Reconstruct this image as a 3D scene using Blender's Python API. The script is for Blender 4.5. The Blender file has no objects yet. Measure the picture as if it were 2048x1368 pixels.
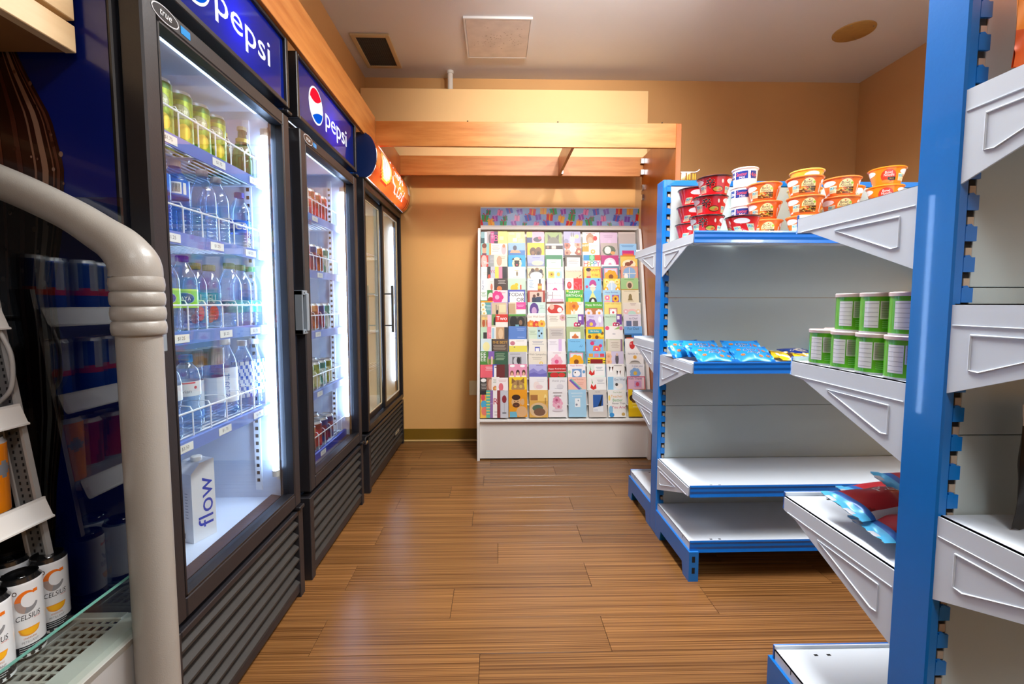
import bpy, bmesh, math, random
from mathutils import Vector, Matrix
random.seed(7)
PI = math.pi
sc = bpy.context.scene
COL = sc.collection

# ---------------------------------------------------------------- camera
cam = bpy.data.objects.new('camera', bpy.data.cameras.new('camera'))
COL.objects.link(cam)
cam.data.sensor_width = 36
cam.data.lens = 900 * 36 / 2048
cam.data.shift_x = (1024 - 1013) / 2048
cam.data.shift_y = (669.5 - 684) / 2048
cam.data.clip_start = .02
cam.location = (0, 0, 1.09)
cam.rotation_euler = (PI / 2 - .0689, 0, -.0225)
sc.camera = cam

# ---------------------------------------------------------------- light and exposure
w = bpy.data.worlds.new('world'); sc.world = w; w.use_nodes = True
w.node_tree.nodes['Background'].inputs[0].default_value = (.75, .87, 1, 1)
w.node_tree.nodes['Background'].inputs[1].default_value = .05
vs = sc.view_settings
vs.view_transform = 'Standard'; vs.look = 'None'; vs.gamma = 1; vs.use_curve_mapping = False
vs.exposure = 0.45
sc.cycles.use_denoising = True
sc.cycles.sample_clamp_indirect = 4
sc.cycles.caustics_reflective = False; sc.cycles.caustics_refractive = False
sc.cycles.transparent_max_bounces = 24
sc.cycles.max_bounces = 8

def area(name, loc, sx, sy, power, col=(1, .93, .84), spread=150, rot=(0, 0, 0)):
    d = bpy.data.lights.new(name, 'AREA'); d.shape = 'RECTANGLE'; d.size = sx; d.size_y = sy
    d.energy = power; d.color = col; d.spread = math.radians(spread)
    o = bpy.data.objects.new(name, d); COL.objects.link(o); o.location = loc; o.rotation_euler = rot
    return o
# fluorescent fixtures of the shop (all behind or beside the view)
for fx, fy, pw in ((.5, 1.5, 44), (.3, -.9, 15), (2.0, .9, 26), (2.0, -1.6, 18)):
    area('fluorescent_fixture_light', (fx, fy, 2.52), .25, 1.2, pw, (1, .985, .965), 165)
    area('ceiling_fill_uplight', (fx, fy, 2.54), .25, 1.2, pw * .42, (.95, .975, 1), 180, (PI, 0, 0))  # unseen upward light, added above each fixture to brighten the ceiling

# track spotlights aimed at the card corner
for sx, tx_ in ((.2, .12), (.62, .4), (1.1, .72)):
    d = bpy.data.lights.new('track_spotlight', 'SPOT'); d.energy = 32; d.spot_size = 1.25; d.spot_blend = .9; d.shadow_soft_size = .035; d.color = (1, .93, .84)
    o = bpy.data.objects.new('track_spotlight', d); COL.objects.link(o); o.location = (sx, 1.75, 2.6)
    o.rotation_euler = (Vector((tx_, 3.42, 2.25)) - o.location).to_track_quat('-Z', 'Y').to_euler()

# ---------------------------------------------------------------- helpers
def lin(h):
    if not isinstance(h, str): return tuple(h)
    h = h.lstrip('#')
    if len(h) == 3: h = ''.join(a * 2 for a in h)
    r = []
    for i in (0, 2, 4):
        v = int(h[i:i + 2], 16) / 255
        r.append(v / 12.92 if v <= .04045 else ((v + .055) / 1.055) ** 2.4)
    return tuple(r)

MATS = {}
def newmat(name):
    m = bpy.data.materials.new(name); m.use_nodes = True
    nt = m.node_tree; nt.nodes.clear()
    out = nt.nodes.new('ShaderNodeOutputMaterial')
    MATS[name] = m
    return m, nt, out
def N(nt, t, **k):
    n = nt.nodes.new('ShaderNode' + t)
    for a, b in k.items(): setattr(n, a, b)
    return n
def P(name, col, rough=.5, metal=0, spec=.5, coat=0, var=0, vscale=6, bump=0, bscale=200, emit=None, es=0):
    """plain surface: principled, with fine colour variation and relief from noise"""
    if name in MATS: return MATS[name]
    m, nt, out = newmat(name)
    b = N(nt, 'BsdfPrincipled'); nt.links.new(b.outputs[0], out.inputs[0])
    c = lin(col)
    b.inputs['Base Color'].default_value = (*c, 1)
    b.inputs['Roughness'].default_value = rough
    b.inputs['Metallic'].default_value = metal
    b.inputs['Specular IOR Level'].default_value = spec
    b.inputs['Coat Weight'].default_value = coat
    if emit:
        b.inputs['Emission Color'].default_value = (*lin(emit), 1); b.inputs['Emission Strength'].default_value = es
    if var or bump:
        g = N(nt, 'NewGeometry')
    if var:
        n = N(nt, 'TexNoise'); n.inputs['Scale'].default_value = vscale; n.inputs['Detail'].default_value = 5
        nt.links.new(g.outputs['Position'], n.inputs['Vector'])
        r = N(nt, 'ValToRGB'); nt.links.new(n.outputs['Fac'], r.inputs[0])
        r.color_ramp.elements[0].position = .3; r.color_ramp.elements[1].position = .7
        r.color_ramp.elements[0].color = (*[x * (1 - var) for x in c], 1)
        r.color_ramp.elements[1].color = (*[min(1, x * (1 + var)) for x in c], 1)
        nt.links.new(r.outputs[0], b.inputs['Base Color'])
    if bump:
        n = N(nt, 'TexNoise'); n.inputs['Scale'].default_value = bscale; n.inputs['Detail'].default_value = 2
        nt.links.new(g.outputs['Position'], n.inputs['Vector'])
        bp = N(nt, 'Bump'); bp.inputs['Strength'].default_value = bump; bp.inputs['Distance'].default_value = .002
        nt.links.new(n.outputs['Fac'], bp.inputs['Height']); nt.links.new(bp.outputs[0], b.inputs['Normal'])
    return m
def printed(name, rough, metal=0, spec=.5, coat=0):
    """flat print: colour comes from the faces' own colour attribute"""
    m, nt, out = newmat(name)
    b = N(nt, 'BsdfPrincipled'); nt.links.new(b.outputs[0], out.inputs[0])
    a = N(nt, 'Attribute', attribute_name='Col'); nt.links.new(a.outputs['Color'], b.inputs['Base Color'])
    b.inputs['Roughness'].default_value = rough; b.inputs['Metallic'].default_value = metal
    b.inputs['Specular IOR Level'].default_value = spec; b.inputs['Coat Weight'].default_value = coat
    return m
printed('print_paper', .42); printed('print_gloss', .22, 0, .5, .3); printed('print_can', .3, .35); printed('print_film', .28, .15, .6)
def schlick(nt, f0):
    lw = N(nt, 'LayerWeight'); lw.inputs[0].default_value = .5
    p = N(nt, 'Math', operation='POWER'); p.inputs[1].default_value = 5; nt.links.new(lw.outputs['Facing'], p.inputs[0])
    q = N(nt, 'Math', operation='MULTIPLY_ADD', use_clamp=True); q.inputs[1].default_value = 1 - f0; q.inputs[2].default_value = f0
    nt.links.new(p.outputs[0], q.inputs[0]); return q.outputs[0]
def glassy(name, tint=(1, 1, 1), ior=1.45, rough=.0, body=0, bodycol=(1, 1, 1), boost=1.0):
    """thin clear sheet or plastic: see-through, with fresnel gloss and optional milky body"""
    m, nt, out = newmat(name)
    t = N(nt, 'BsdfTransparent'); t.inputs[0].default_value = (*tint, 1)
    g = N(nt, 'BsdfGlossy'); g.inputs['Roughness'].default_value = rough
    fac = schlick(nt, ((ior - 1) / (ior + 1)) ** 2)
    if boost != 1:
        mu = N(nt, 'Math', operation='MULTIPLY', use_clamp=True); mu.inputs[1].default_value = boost
        nt.links.new(fac, mu.inputs[0]); fac = mu.outputs[0]
    base = t.outputs[0]
    if body:
        tr = N(nt, 'BsdfTranslucent'); tr.inputs[0].default_value = (*bodycol, 1)
        mb_ = N(nt, 'MixShader'); mb_.inputs[0].default_value = body
        nt.links.new(base, mb_.inputs[1]); nt.links.new(tr.outputs[0], mb_.inputs[2]); base = mb_.outputs[0]
    mx = N(nt, 'MixShader'); nt.links.new(fac, mx.inputs[0]); nt.links.new(base, mx.inputs[1]); nt.links.new(g.outputs[0], mx.inputs[2])
    nt.links.new(mx.outputs[0], out.inputs[0])
    return m
def lightbox(name, col=None, gloss=.06):
    """back-lit sign face: lets the lamp behind it glow through"""
    m, nt, out = newmat(name)
    tr = N(nt, 'BsdfTranslucent'); df = N(nt, 'BsdfDiffuse'); gl = N(nt, 'BsdfGlossy'); gl.inputs['Roughness'].default_value = .06
    if col is None:
        a = N(nt, 'Attribute', attribute_name='Col')
        nt.links.new(a.outputs['Color'], tr.inputs[0]); nt.links.new(a.outputs['Color'], df.inputs[0])
    else:
        tr.inputs[0].default_value = (*lin(col), 1); df.inputs[0].default_value = (*lin(col), 1)
    m1 = N(nt, 'MixShader'); m1.inputs[0].default_value = .35
    nt.links.new(tr.outputs[0], m1.inputs[1]); nt.links.new(df.outputs[0], m1.inputs[2])
    m2 = N(nt, 'MixShader'); nt.links.new(schlick(nt, .035), m2.inputs[0]); nt.links.new(m1.outputs[0], m2.inputs[1]); nt.links.new(gl.outputs[0], m2.inputs[2])
    nt.links.new(m2.outputs[0], out.inputs[0])
    return m
def emitter(name, col, s):
    m, nt, out = newmat(name)
    e = N(nt, 'Emission'); e.inputs[0].default_value = (*lin(col), 1); e.inputs[1].default_value = s
    nt.links.new(e.outputs[0], out.inputs[0]); return m
def woody(name, dark, light, stretch, scale, rough=.35, per_object=False, contrast=(.35, .65), fine=.0, spec=.5):
    """timber: noise drawn out along one axis"""
    m, nt, out = newmat(name)
    b = N(nt, 'BsdfPrincipled'); nt.links.new(b.outputs[0], out.inputs[0])
    b.inputs['Roughness'].default_value = rough; b.inputs['Specular IOR Level'].default_value = spec
    g = N(nt, 'NewGeometry'); vec = g.outputs['Position']
    if per_object:
        oi = N(nt, 'ObjectInfo'); cx = N(nt, 'CombineXYZ'); mu = N(nt, 'Math', operation='MULTIPLY'); mu.inputs[1].default_value = 37.0
        nt.links.new(oi.outputs['Random'], mu.inputs[0])
        for i in range(3): nt.links.new(mu.outputs[0], cx.inputs[i])
        ad = N(nt, 'VectorMath', operation='ADD'); nt.links.new(vec, ad.inputs[0]); nt.links.new(cx.outputs[0], ad.inputs[1]); vec = ad.outputs[0]
    mp = N(nt, 'Mapping'); mp.inputs['Scale'].default_value = stretch; nt.links.new(vec, mp.inputs[0])
    n = N(nt, 'TexNoise'); n.inputs['Scale'].default_value = scale; n.inputs['Detail'].default_value = 6; n.inputs['Roughness'].default_value = .6
    nt.links.new(mp.outputs[0], n.inputs['Vector'])
    r = N(nt, 'ValToRGB'); nt.links.new(n.outputs['Fac'], r.inputs[0])
    r.color_ramp.elements[0].position, r.color_ramp.elements[1].position = contrast
    r.color_ramp.elements[0].color = (*lin(dark), 1); r.color_ramp.elements[1].color = (*lin(light), 1)
    colo = r.outputs[0]
    if per_object:
        hs = N(nt, 'HueSaturation'); va = N(nt, 'MapRange'); va.inputs[3].default_value = .88; va.inputs[4].default_value = 1.1
        nt.links.new(oi.outputs['Random'], va.inputs[0]); nt.links.new(va.outputs[0], hs.inputs['Value']); nt.links.new(colo, hs.inputs['Color']); colo = hs.outputs[0]
    nt.links.new(colo, b.inputs['Base Color'])
    if fine:
        bp = N(nt, 'Bump'); bp.inputs['Strength'].default_value = fine; bp.inputs['Distance'].default_value = .001
        nt.links.new(n.outputs['Fac'], bp.inputs['Height']); nt.links.new(bp.outputs[0], b.inputs['Normal'])
    return m

TEXTS = {}
def text_tris(s, shear=0.0):
    k = (s, shear)
    if k not in TEXTS:
        c = bpy.data.curves.new('t', 'FONT'); c.body = s; c.size = 1; c.align_x = 'CENTER'; c.shear = shear
        c.resolution_u = 3
        o = bpy.data.objects.new('t', c); COL.objects.link(o)
        dg = bpy.context.evaluated_depsgraph_get(); me = bpy.data.meshes.new_from_object(o.evaluated_get(dg))
        me.calc_loop_triangles()
        vs_ = [(v.co.x, v.co.y) for v in me.vertices]; fs = [tuple(t.vertices) for t in me.loop_triangles]
        bpy.data.objects.remove(o); bpy.data.curves.remove(c); bpy.data.meshes.remove(me)
        if vs_:
            xs = [a for a, _ in vs_]; ys = [b for _, b in vs_]
            cx = (min(xs) + max(xs)) / 2; cy = (min(ys) + max(ys)) / 2
            TEXTS[k] = ([(a - cx, b - cy) for a, b in vs_], fs, max(xs) - min(xs), max(ys) - min(ys))
        else: TEXTS[k] = ([], [], 1, 1)
    return TEXTS[k]

class MB:
    """collects faces (with colour and material slot) and links them as ONE mesh object"""
    def __init__(s): s.v = []; s.f = []; s.c = []; s.m = []
    def add(s, vs_, fs, col=None, mi=0):
        k = len(s.v); s.v += [tuple(a) for a in vs_]
        for f in fs: s.f.append(tuple(i + k for i in f)); s.c.append(col); s.m.append(mi)
        return s
    def box(s, x0, x1, y0, y1, z0, z1, ch=0, col=None, mi=0):
        x0, x1 = min(x0, x1), max(x0, x1); y0, y1 = min(y0, y1), max(y0, y1); z0, z1 = min(z0, z1), max(z0, z1)
        if not ch:
            return s.add([(x, y, z) for x in (x0, x1) for y in (y0, y1) for z in (z0, z1)],
                         [(0, 1, 3, 2), (4, 6, 7, 5), (0, 4, 5, 1), (2, 3, 7, 6), (0, 2, 6, 4), (1, 5, 7, 3)], col, mi)
        lo, hi = (x0, y0, z0), (x1, y1, z1); V = []; idx = {}
        for cx in (0, 1):
            for cy in (0, 1):
                for cz in (0, 1):
                    c = (cx, cy, cz)
                    for ax in range(3):
                        p = [(lo[i], hi[i])[c[i]] + (ch if c[i] == 0 else -ch) * (i != ax) for i in range(3)]
                        idx[c, ax] = len(V); V.append(p)
        F_ = []
        for ax in range(3):
            o = [i for i in range(3) if i != ax]
            for e in (0, 1):
                q = []
                for a, b in ((0, 0), (1, 0), (1, 1), (0, 1)):
                    c = [0, 0, 0]; c[ax] = e; c[o[0]] = a; c[o[1]] = b; q.append(idx[tuple(c), ax])
                F_.append(q)
            for a in (0, 1):
                for b in (0, 1):
                    c0 = [0, 0, 0]; c1 = [0, 0, 0]; c1[ax] = 1
                    for c in (c0, c1): c[o[0]] = a; c[o[1]] = b
                    c0, c1 = tuple(c0), tuple(c1)
                    F_.append([idx[c0, o[0]], idx[c1, o[0]], idx[c1, o[1]], idx[c0, o[1]]])
        for c in {k[0] for k in idx}: F_.append([idx[c, 0], idx[c, 1], idx[c, 2]])
        return s.add(V, F_, col, mi)
    def prism(s, poly, a0, a1, axis='x', col=None, mi=0):
        n = len(poly)
        def p(q, a): return {'x': (a, q[0], q[1]), 'y': (q[0], a, q[1]), 'z': (q[0], q[1], a)}[axis]
        V = [p(q, a0) for q in poly] + [p(q, a1) for q in poly]
        return s.add(V, [tuple(range(n)), tuple(range(2 * n - 1, n - 1, -1))] + [(i, (i + 1) % n, n + (i + 1) % n, n + i) for i in range(n)], col, mi)
    def tube(s, pts, r, n=8, col=None, mi=0, sq=1.0):
        pts = [Vector(p) for p in pts]; k = len(s.v); m = len(pts); up = None; V = []
        for i, p in enumerate(pts):
            d = (pts[min(i + 1, m - 1)] - pts[max(i - 1, 0)]).normalized()
            if up is None: up = d.orthogonal().normalized()
            up = (up - d * up.dot(d)).normalized(); sd = d.cross(up)
            rr = r[i] if isinstance(r, (list, tuple)) else r
            V += [p + (up * math.cos(2 * PI * j / n) + sd * math.sin(2 * PI * j / n) * sq) * rr for j in range(n)]
        Fs = [(i * n + j, i * n + (j + 1) % n, (i + 1) * n + (j + 1) % n, (i + 1) * n + j) for i in range(m - 1) for j in range(n)]
        Fs += [tuple(range(n)), tuple((m - 1) * n + j for j in range(n))]
        return s.add(V, Fs, col, mi)
    def lathe(s, prof, n=32, col=None, mi=0, cx=0, cy=0, z=0):
        """prof (r, z); col may be f(u, z) with u = .5 on the side facing -y"""
        V = []; m = len(prof)
        for r, h in prof:
            for j in range(n):
                t = -PI / 2 + 2 * PI * (j / n - .5); V.append((cx + r * math.cos(t), cy + r * math.sin(t), z + h))
        k = len(s.v); s.v += V
        for i in range(m - 1):
            for j in range(n):
                s.f.append(tuple(k + q for q in (i * n + j, i * n + (j + 1) % n, (i + 1) * n + (j + 1) % n, (i + 1) * n + j)))
                s.c.append(col((j + .5) / n, (prof[i][1] + prof[i + 1][1]) / 2) if callable(col) else col); s.m.append(mi)
        return s
    def text(s, body, h, fn, col=None, mi=0, shear=0, width=None):
        """fn(u, v) -> xyz; text centred on u = v = 0, h = height of its glyphs"""
        V, F_, w_, hh = text_tris(body, shear)
        k = h / hh; kx = width / w_ if width else k
        return s.add([fn(a * kx, b * k) for a, b in V], F_, col, mi)
    def strip(s, fn, a, b, lo, hi, n=8, col=None, mi=0):
        V = []
        for i in range(n + 1):
            u = a + (b - a) * i / n
            V += [fn(u, lo(u) if callable(lo) else lo), fn(u, hi(u) if callable(hi) else hi)]
        return s.add(V, [(2 * i, 2 * i + 2, 2 * i + 3, 2 * i + 1) for i in range(n)], col, mi)
    def ell(s, fn, cx, cy, rx, ry, n=14, col=None, mi=0):
        q = lambda u: ry * math.sqrt(max(0, 1 - ((u - cx) / rx) ** 2))
        return s.strip(fn, cx - rx, cx + rx, lambda u: cy - q(u), lambda u: cy + q(u), n, col, mi)
    def pane(s, fn, pts, col=None, mi=0):
        return s.add([fn(*p) for p in pts], [tuple(range(len(pts)))], col, mi)
    def build(s, name, mats, parent=None, smooth=None, fix=True):
        me = bpy.data.meshes.new(name); me.from_pydata(s.v, [], s.f)
        if not isinstance(mats, (list, tuple)): mats = [mats]
        for m in mats: me.materials.append(MATS[m] if isinstance(m, str) else m)
        if len(mats) > 1: me.polygons.foreach_set('material_index', s.m)
        if any(c is not None for c in s.c):
            at = me.color_attributes.new('Col', 'FLOAT_COLOR', 'CORNER'); d = []
            cache = {}
            for p, c in zip(s.f, s.c):
                if c is None: c = 'fff'
                if c not in cache: cache[c] = (*lin(c), 1.0)
                d += list(cache[c]) * len(p)
            at.data.foreach_set('color', d)
        if fix:
            bm = bmesh.new(); bm.from_mesh(me); bmesh.ops.recalc_face_normals(bm, faces=bm.faces); bm.to_mesh(me); bm.free()
        if smooth:
            me.shade_smooth(); me.set_sharp_from_angle(angle=math.radians(smooth))
        o = bpy.data.objects.new(name, me); COL.objects.link(o)
        if parent: o.parent = parent
        return o

def tag(o, label=None, cat=None, group=None, kind=None):
    if label: o['label'] = label
    if cat: o['category'] = cat
    if group: o['group'] = group
    if kind: o['kind'] = kind
    return o
def thing(name, label, cat, loc=(0, 0, 0), rz=0, group=None):
    o = bpy.data.objects.new(name, None); COL.objects.link(o); o.empty_display_size = .05
    o.location = loc; o.rotation_euler = (0, 0, rz)
    return tag(o, label, cat, group)
def struct(o): o['kind'] = 'structure'; return o
def clone(root, loc, rz=0, label=None, group=None):
    def cp(o, par):
        c = o.copy(); COL.objects.link(c); c.parent = par
        for ch in o.children: cp(ch, c)
        return c
    r = cp(root, None); r.location = loc; r.rotation_euler = (0, 0, rz)
    if label: r['label'] = label
    if group: r['group'] = group
    return r
class Proto:
    """first use places the built thing itself, later uses place copies"""
    def __init__(s, root): s.root = root; s.used = False
    def put(s, loc, rz, label, group=None):
        if not s.used:
            s.used = True; r = s.root; r.location = loc; r.rotation_euler = (0, 0, rz); r['label'] = label
            if group: r['group'] = group
            return r
        r = clone(s.root, loc, rz, label, group)
        if not group and 'group' in r: del r['group']
        return r
def flat(o, ax, ay, n=(0, 0, 0), e=0):
    """plane mapping: origin o, unit vectors ax, ay, offset e along n"""
    o, ax, ay, n = Vector(o), Vector(ax), Vector(ay), Vector(n)
    return lambda u, v: tuple(o + ax * u + ay * v + n * e)
def wrap(r, e=.0003):
    rr = r if callable(r) else (lambda v: r)
    def f(u, v):
        R = rr(v); t = -PI / 2 + u / R; return ((R + e) * math.cos(t), (R + e) * math.sin(t), v)
    return f
ORD = ['first', 'second', 'third', 'fourth', 'fifth', 'sixth', 'seventh', 'eighth', 'ninth', 'tenth', 'eleventh', 'twelfth', 'thirteenth', 'fourteenth']

# ---------------------------------------------------------------- materials
P('lining_paint', '#e6b06a', .5, var=.03, vscale=2.2, bump=.1, bscale=120)
P('wall_paint', '#cf9f66', .55, var=.035, vscale=2.5, bump=.12, bscale=120)
P('partition_paint', '#f4cf94', .5, var=.03, vscale=2, bump=.08, bscale=120)
P('ceiling_paint', '#dcdcdc', .8, var=.03, vscale=1.5, bump=.25, bscale=260)
P('hatch_paint', '#d6cdc4', .75, var=.08, vscale=14, bump=.2, bscale=200)
P('base_vinyl', '#7a5a10', .45, var=.06, vscale=5)
P('base_bead', '#c9a868', .5)
woody('plank', '#4a2b15', '#986b3c', (.8, 260, 1), 1.0, .27, True, (.34, .66), .10)
woody('cherry', '#b06420', '#d08a44', (3, 3, 30), 1.0, .45, False, (.3, .72))
woody('cherry_side', '#9c5216', '#bb6c26', (14, 6, 1.2), 1.0, .3, False, (.3, .72))
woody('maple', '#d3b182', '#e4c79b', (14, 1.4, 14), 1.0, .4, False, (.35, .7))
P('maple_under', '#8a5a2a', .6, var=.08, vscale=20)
P('steel_blue', '#0072c8', .33, .0, .5, coat=.25, var=.03, vscale=8, bump=.10, bscale=90)
P('shelf_white', '#d2dce6', .4, var=.02, vscale=6, bump=.06, bscale=60)
P('back_panel', '#b6c5c6', .45, var=.02, vscale=4, bump=.05, bscale=60)
P('slot_dark', '#0b0d10', .8)
P('hook_tan', '#b9ab98', .5, .2)
P('rail_blue', '#0c62ba', .25, 0, .6, coat=.3)
P('fridge_black', '#17161a', .38, .0, .5, bump=.06, bscale=300)
P('fridge_grey', '#232226', .4, bump=.08, bscale=240)
P('fridge_navy', '#0b2150', .35)
P('louver_grey', '#2e2c2a', .55, var=.12, vscale=18, bump=.15, bscale=150)
P('liner_white', '#d3def0', .45)
P('kick_brown', '#3b2b2c', .35)
P('wire_white', '#eef2f8', .35)
P('rail_strip', '#5c78c4', .3, coat=.3)
P('rail_strip_navy', '#2a3fa8', .3, coat=.3)
P('chrome', '#c8ccd0', .2, 1)
P('handle_grey', '#7f8a94', .4)
P('white_plastic', '#e6e4df', .35)
P('cream_plastic', '#98948d', .32, var=.02, vscale=10, bump=.12, bscale=400)
P('cream_panel', '#a9a9a8', .4)
P('rack_white', '#e8e6e2', .4, bump=.08, bscale=120)
P('dark_grille', '#1c1c1c', .8)
P('black_rubber', '#0a0a0a', .6)
P('side_blue', '#041f86', .45, var=.05, vscale=6)
P('pvc_white', '#d8d6d0', .45)
P('vent_frame', '#c9b48a', .5)
P('speaker_tan', '#b28c4c', .6, var=.06, vscale=40)
glassy('door_glass', (.93, .96, .97), 1.45, .0, boost=1.5)
glassy('end_glass', (.62, .72, .78), 1.5, .0, boost=2.6)
glassy('lip_glass', (.93, .97, .96), 1.45, .0)
glassy('pet_clear', (.80, .90, 1.0), 1.45, .03, .10, (.6, .82, 1), 2.2)
glassy('pet_blue', (.45, .70, .98), 1.45, .03, .14, (.3, .6, 1), 1.6)
glassy('glass_green', (.10, .42, .20), 1.5, .02, .10, (.1, .5, .25), 1.4)
glassy('film_clear', (.97, .97, .97), 1.45, .05, boost=1.2)
emitter('led_tube', '#b4d2ff', 26)
emitter('led_warm', '#fff0cf', 9)
lightbox('sign_print'); emitter('sign_white', '#f4f8ff', 1.25)
_m, _nt, _out = newmat('sign_glow')
_e = N(_nt, 'Emission'); _a = N(_nt, 'Attribute', attribute_name='Col'); _nt.links.new(_a.outputs['Color'], _e.inputs[0]); _e.inputs[1].default_value = .95; _nt.links.new(_e.outputs[0], _out.inputs[0])
# ================================================================ THE SETTING
XL, XR, YB, YF, ZC = -1.5, 2.80, 3.53, -3.0, 2.787
fl = struct(MB().box(XL, XR, YF, YB, -.05, -.004).build('floor', P('floor_joint', '#2c190b', .6)))
PW, PL = .162, .947
offs = {0: -.053, 1: .362, 2: -.163, 3: .367, 4: .005, 5: .394, 6: -.122, 7: .409, 8: -.268, 9: -.08, 10: .38, 11: -.042, 12: .40, 13: -.1}
plank_me = None
for k in range(-4, 15):
    y0 = 1.172 + k * PW
    o0 = offs.get(k, .37 if k % 2 else -.1)
    for j in range(-2, 4):
        x0 = o0 + j * PL
        a, b = max(x0, XL), min(x0 + PL, XR)
        if b - a < .02: continue
        y1 = min(y0 + PW, YB)
        if y1 - y0 < .01: continue
        full = (b - a > PL - 1e-4) and (y1 - y0 > PW - 1e-4)
        if full and plank_me:
            p = bpy.data.objects.new('plank', plank_me); COL.objects.link(p)
        else:
            p = MB().box(.0006, b - a - .0006, .0005, y1 - y0 - .0005, -.004, 0, .0007).build('plank', 'plank')
            if full: plank_me = p.data
        p.parent = fl; p.location = (a, y0, 0)
struct(MB().box(XL, XR, YB, YB + .1, 0, ZC).build('wall_back', 'wall_paint'))
struct(MB().box(XR, XR + .1, YF, YB + .1, 0, ZC).build('wall_right', 'wall_paint'))
struct(MB().box(XL - .1, XL, YF, YB + .1, 0, ZC).build('wall_left', 'wall_paint'))
struct(MB().box(XL, XR, YF - .1, YF, 0, ZC).build('wall_front', 'wall_paint'))
struct(MB().box(XL, -.985, YF, YB, 2.12, ZC).build('wall_soffit', 'wall_paint'))
ce = struct(MB().box(XL, XR, YF, YB, ZC, ZC + .1).build('ceiling', 'ceiling_paint'))
struct(MB().box(-.98, 1.075, YB - .008, YB - .0002, .0, 2.12).build('wall_lining', 'lining_paint'))
# cove base along the back wall, with its bead at the floor
bb = struct(MB().prism([(YB - .002, .004), (YB - .020, .004), (YB - .015, .02), (YB - .013, .1), (YB - .002, .102)], XL, XR).build('baseboard_back', 'base_vinyl'))
MB().tube([(XL, YB - .020, .008), (XR, YB - .020, .008)], .008, 6).build('floor_bead', 'base_bead', bb, 50)
# free-standing partition board in front of the back wall, above the card rack
tag(MB().box(-.98, 1.116, 3.386, 3.402, 2.10, 2.645, .002).build('partition_board', 'partition_paint'),
    'pale cream painted board standing above the cherry wood canopy', 'board')
# ceiling hatch: recessed panel with a trim lip
h = thing('ceiling_hatch', 'square white access hatch with dirt specks in the ceiling', 'hatch', (.012, 3.005, ZC - .012))
MB().box(-.195, .195, -.205, .205, 0, .009, .002).build('hatch_panel', 'hatch_paint', h)
m = MB()
for a in ((-.207, -.196, -.217, .217), (.196, .207, -.217, .217), (-.196, .196, -.217, -.206), (-.196, .196, .206, .217)):
    m.box(*a, -.0012, .012, .0005)
m.build('hatch_trim', 'ceiling_paint', h)
random.seed(3)
m = MB()
for i in range(70):
    a = random.gauss(0, .07); b = random.gauss(-.0, .06)
    if abs(a) < .18 and abs(b) < .18: m.box(a, a + random.uniform(.002, .010), b, b + .002, -.0006, .0)
tag(m.build('dirt_specks', P('speck', '#8d7b6b', .8), h), kind='stuff')
# air vent
h = thing('ceiling_vent', 'rectangular ceiling air vent with cream frame and dark grille', 'vent', (-.797, 3.17, ZC - .014))
m = MB()
for a in ((-.122, -.095, -.20, .20), (.095, .122, -.20, .20), (-.095, .095, -.20, -.173), (-.095, .095, .173, .20)): m.box(*a, 0, .013, .002)
m.build('vent_frame', 'vent_frame', h)
MB().box(-.095, .095, -.173, .173, .009, .0135).build('grille_backing', 'dark_grille', h)
m = MB()
for i in range(26): m.box(-.095, .095, -.168 + i * .0132, -.163 + i * .0132, .004, .008)
for i in range(14): m.box(-.09 + i * .0138, -.087 + i * .0138, -.173, .173, .005, .0075)
tag(m.build('grille_mesh', P('grille_mid', '#4c4a45', .7), h), kind='stuff')
# flush ceiling speaker
h = thing('ceiling_speaker', 'round tan flush ceiling speaker with four screws', 'speaker', (2.235, 2.885, ZC - .008))
MB().lathe([(0, 0), (.105, 0), (.112, .003), (.113, .008)], 40).build('speaker_grille', 'speaker_tan', h, 40)
for k in range(4):
    a = PI / 4 + k * PI / 2
    MB().lathe([(0, -.002), (.004, -.002), (.005, 0)], 10, cx=.098 * math.cos(a), cy=.098 * math.sin(a)).build('screw', 'chrome', h)
tag(MB().lathe([(.0195, 0), (.0195, ZC - 2.22), (.025, ZC - 2.22), (.025, ZC - 2.20)], 24, cx=-.335, cy=3.427, z=2.2).build('pipe', 'pvc_white', None, 40),
    'white pvc pipe running from ceiling down behind the cream board', 'pipe')
tag(MB().box(-.215, -.145, 3.512, 3.5215, .37, .485, .003).build('wall_plate', P('plate_cream', '#e8dcb8', .4)), 'cream electrical plate on wall beside card rack', 'wall plate')
# screw marks on the walls
# ---- cherry canopy: two long beams, cross braces and the tall side panel
h = thing('wood_canopy', 'cherry wood canopy frame of two beams over the card rack', 'canopy', (0, 0, 0))
MB().box(-.715, 1.083, 2.76, 2.78, 2.026, 2.170, .0015).build('front_beam', 'cherry', h)
MB().box(-.715, 1.083, 3.365, 3.385, 2.026, 2.164, .0015).build('back_beam', 'cherry', h)
MB().box(.455, .473, 2.78, 3.365, 2.028, 2.158, .0012).build('cross_brace', 'cherry_side', h)
MB().box(-.715, -.697, 2.78, 3.365, 2.028, 2.158, .0012).build('cross_brace', 'cherry_side', h)
MB().box(.474, .488, 3.34, 3.3645, 2.035, 2.065, .001).build('corner_bracket', 'chrome', h)
for z in (2.05, 2.13): MB().box(1.058, 1.0825, 3.34, 3.3645, z - .018, z + .018, .001).build('corner_bracket', 'chrome', h)
for x in (-.17, .37, 1.0): MB().lathe([(0, .008), (.004, .008), (.005, .0)], 8, cx=x, cy=2.77, z=2.170).build('screw', 'slot_dark', h)
h = thing('wood_side_panel', 'tall cherry wood side panel beside the card rack', 'panel', (0, 0, 0))
MB().box(1.083, 1.116, 2.76, 3.40, 0.0, 2.170, .0015).build('board', 'cherry_side', h)
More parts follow.
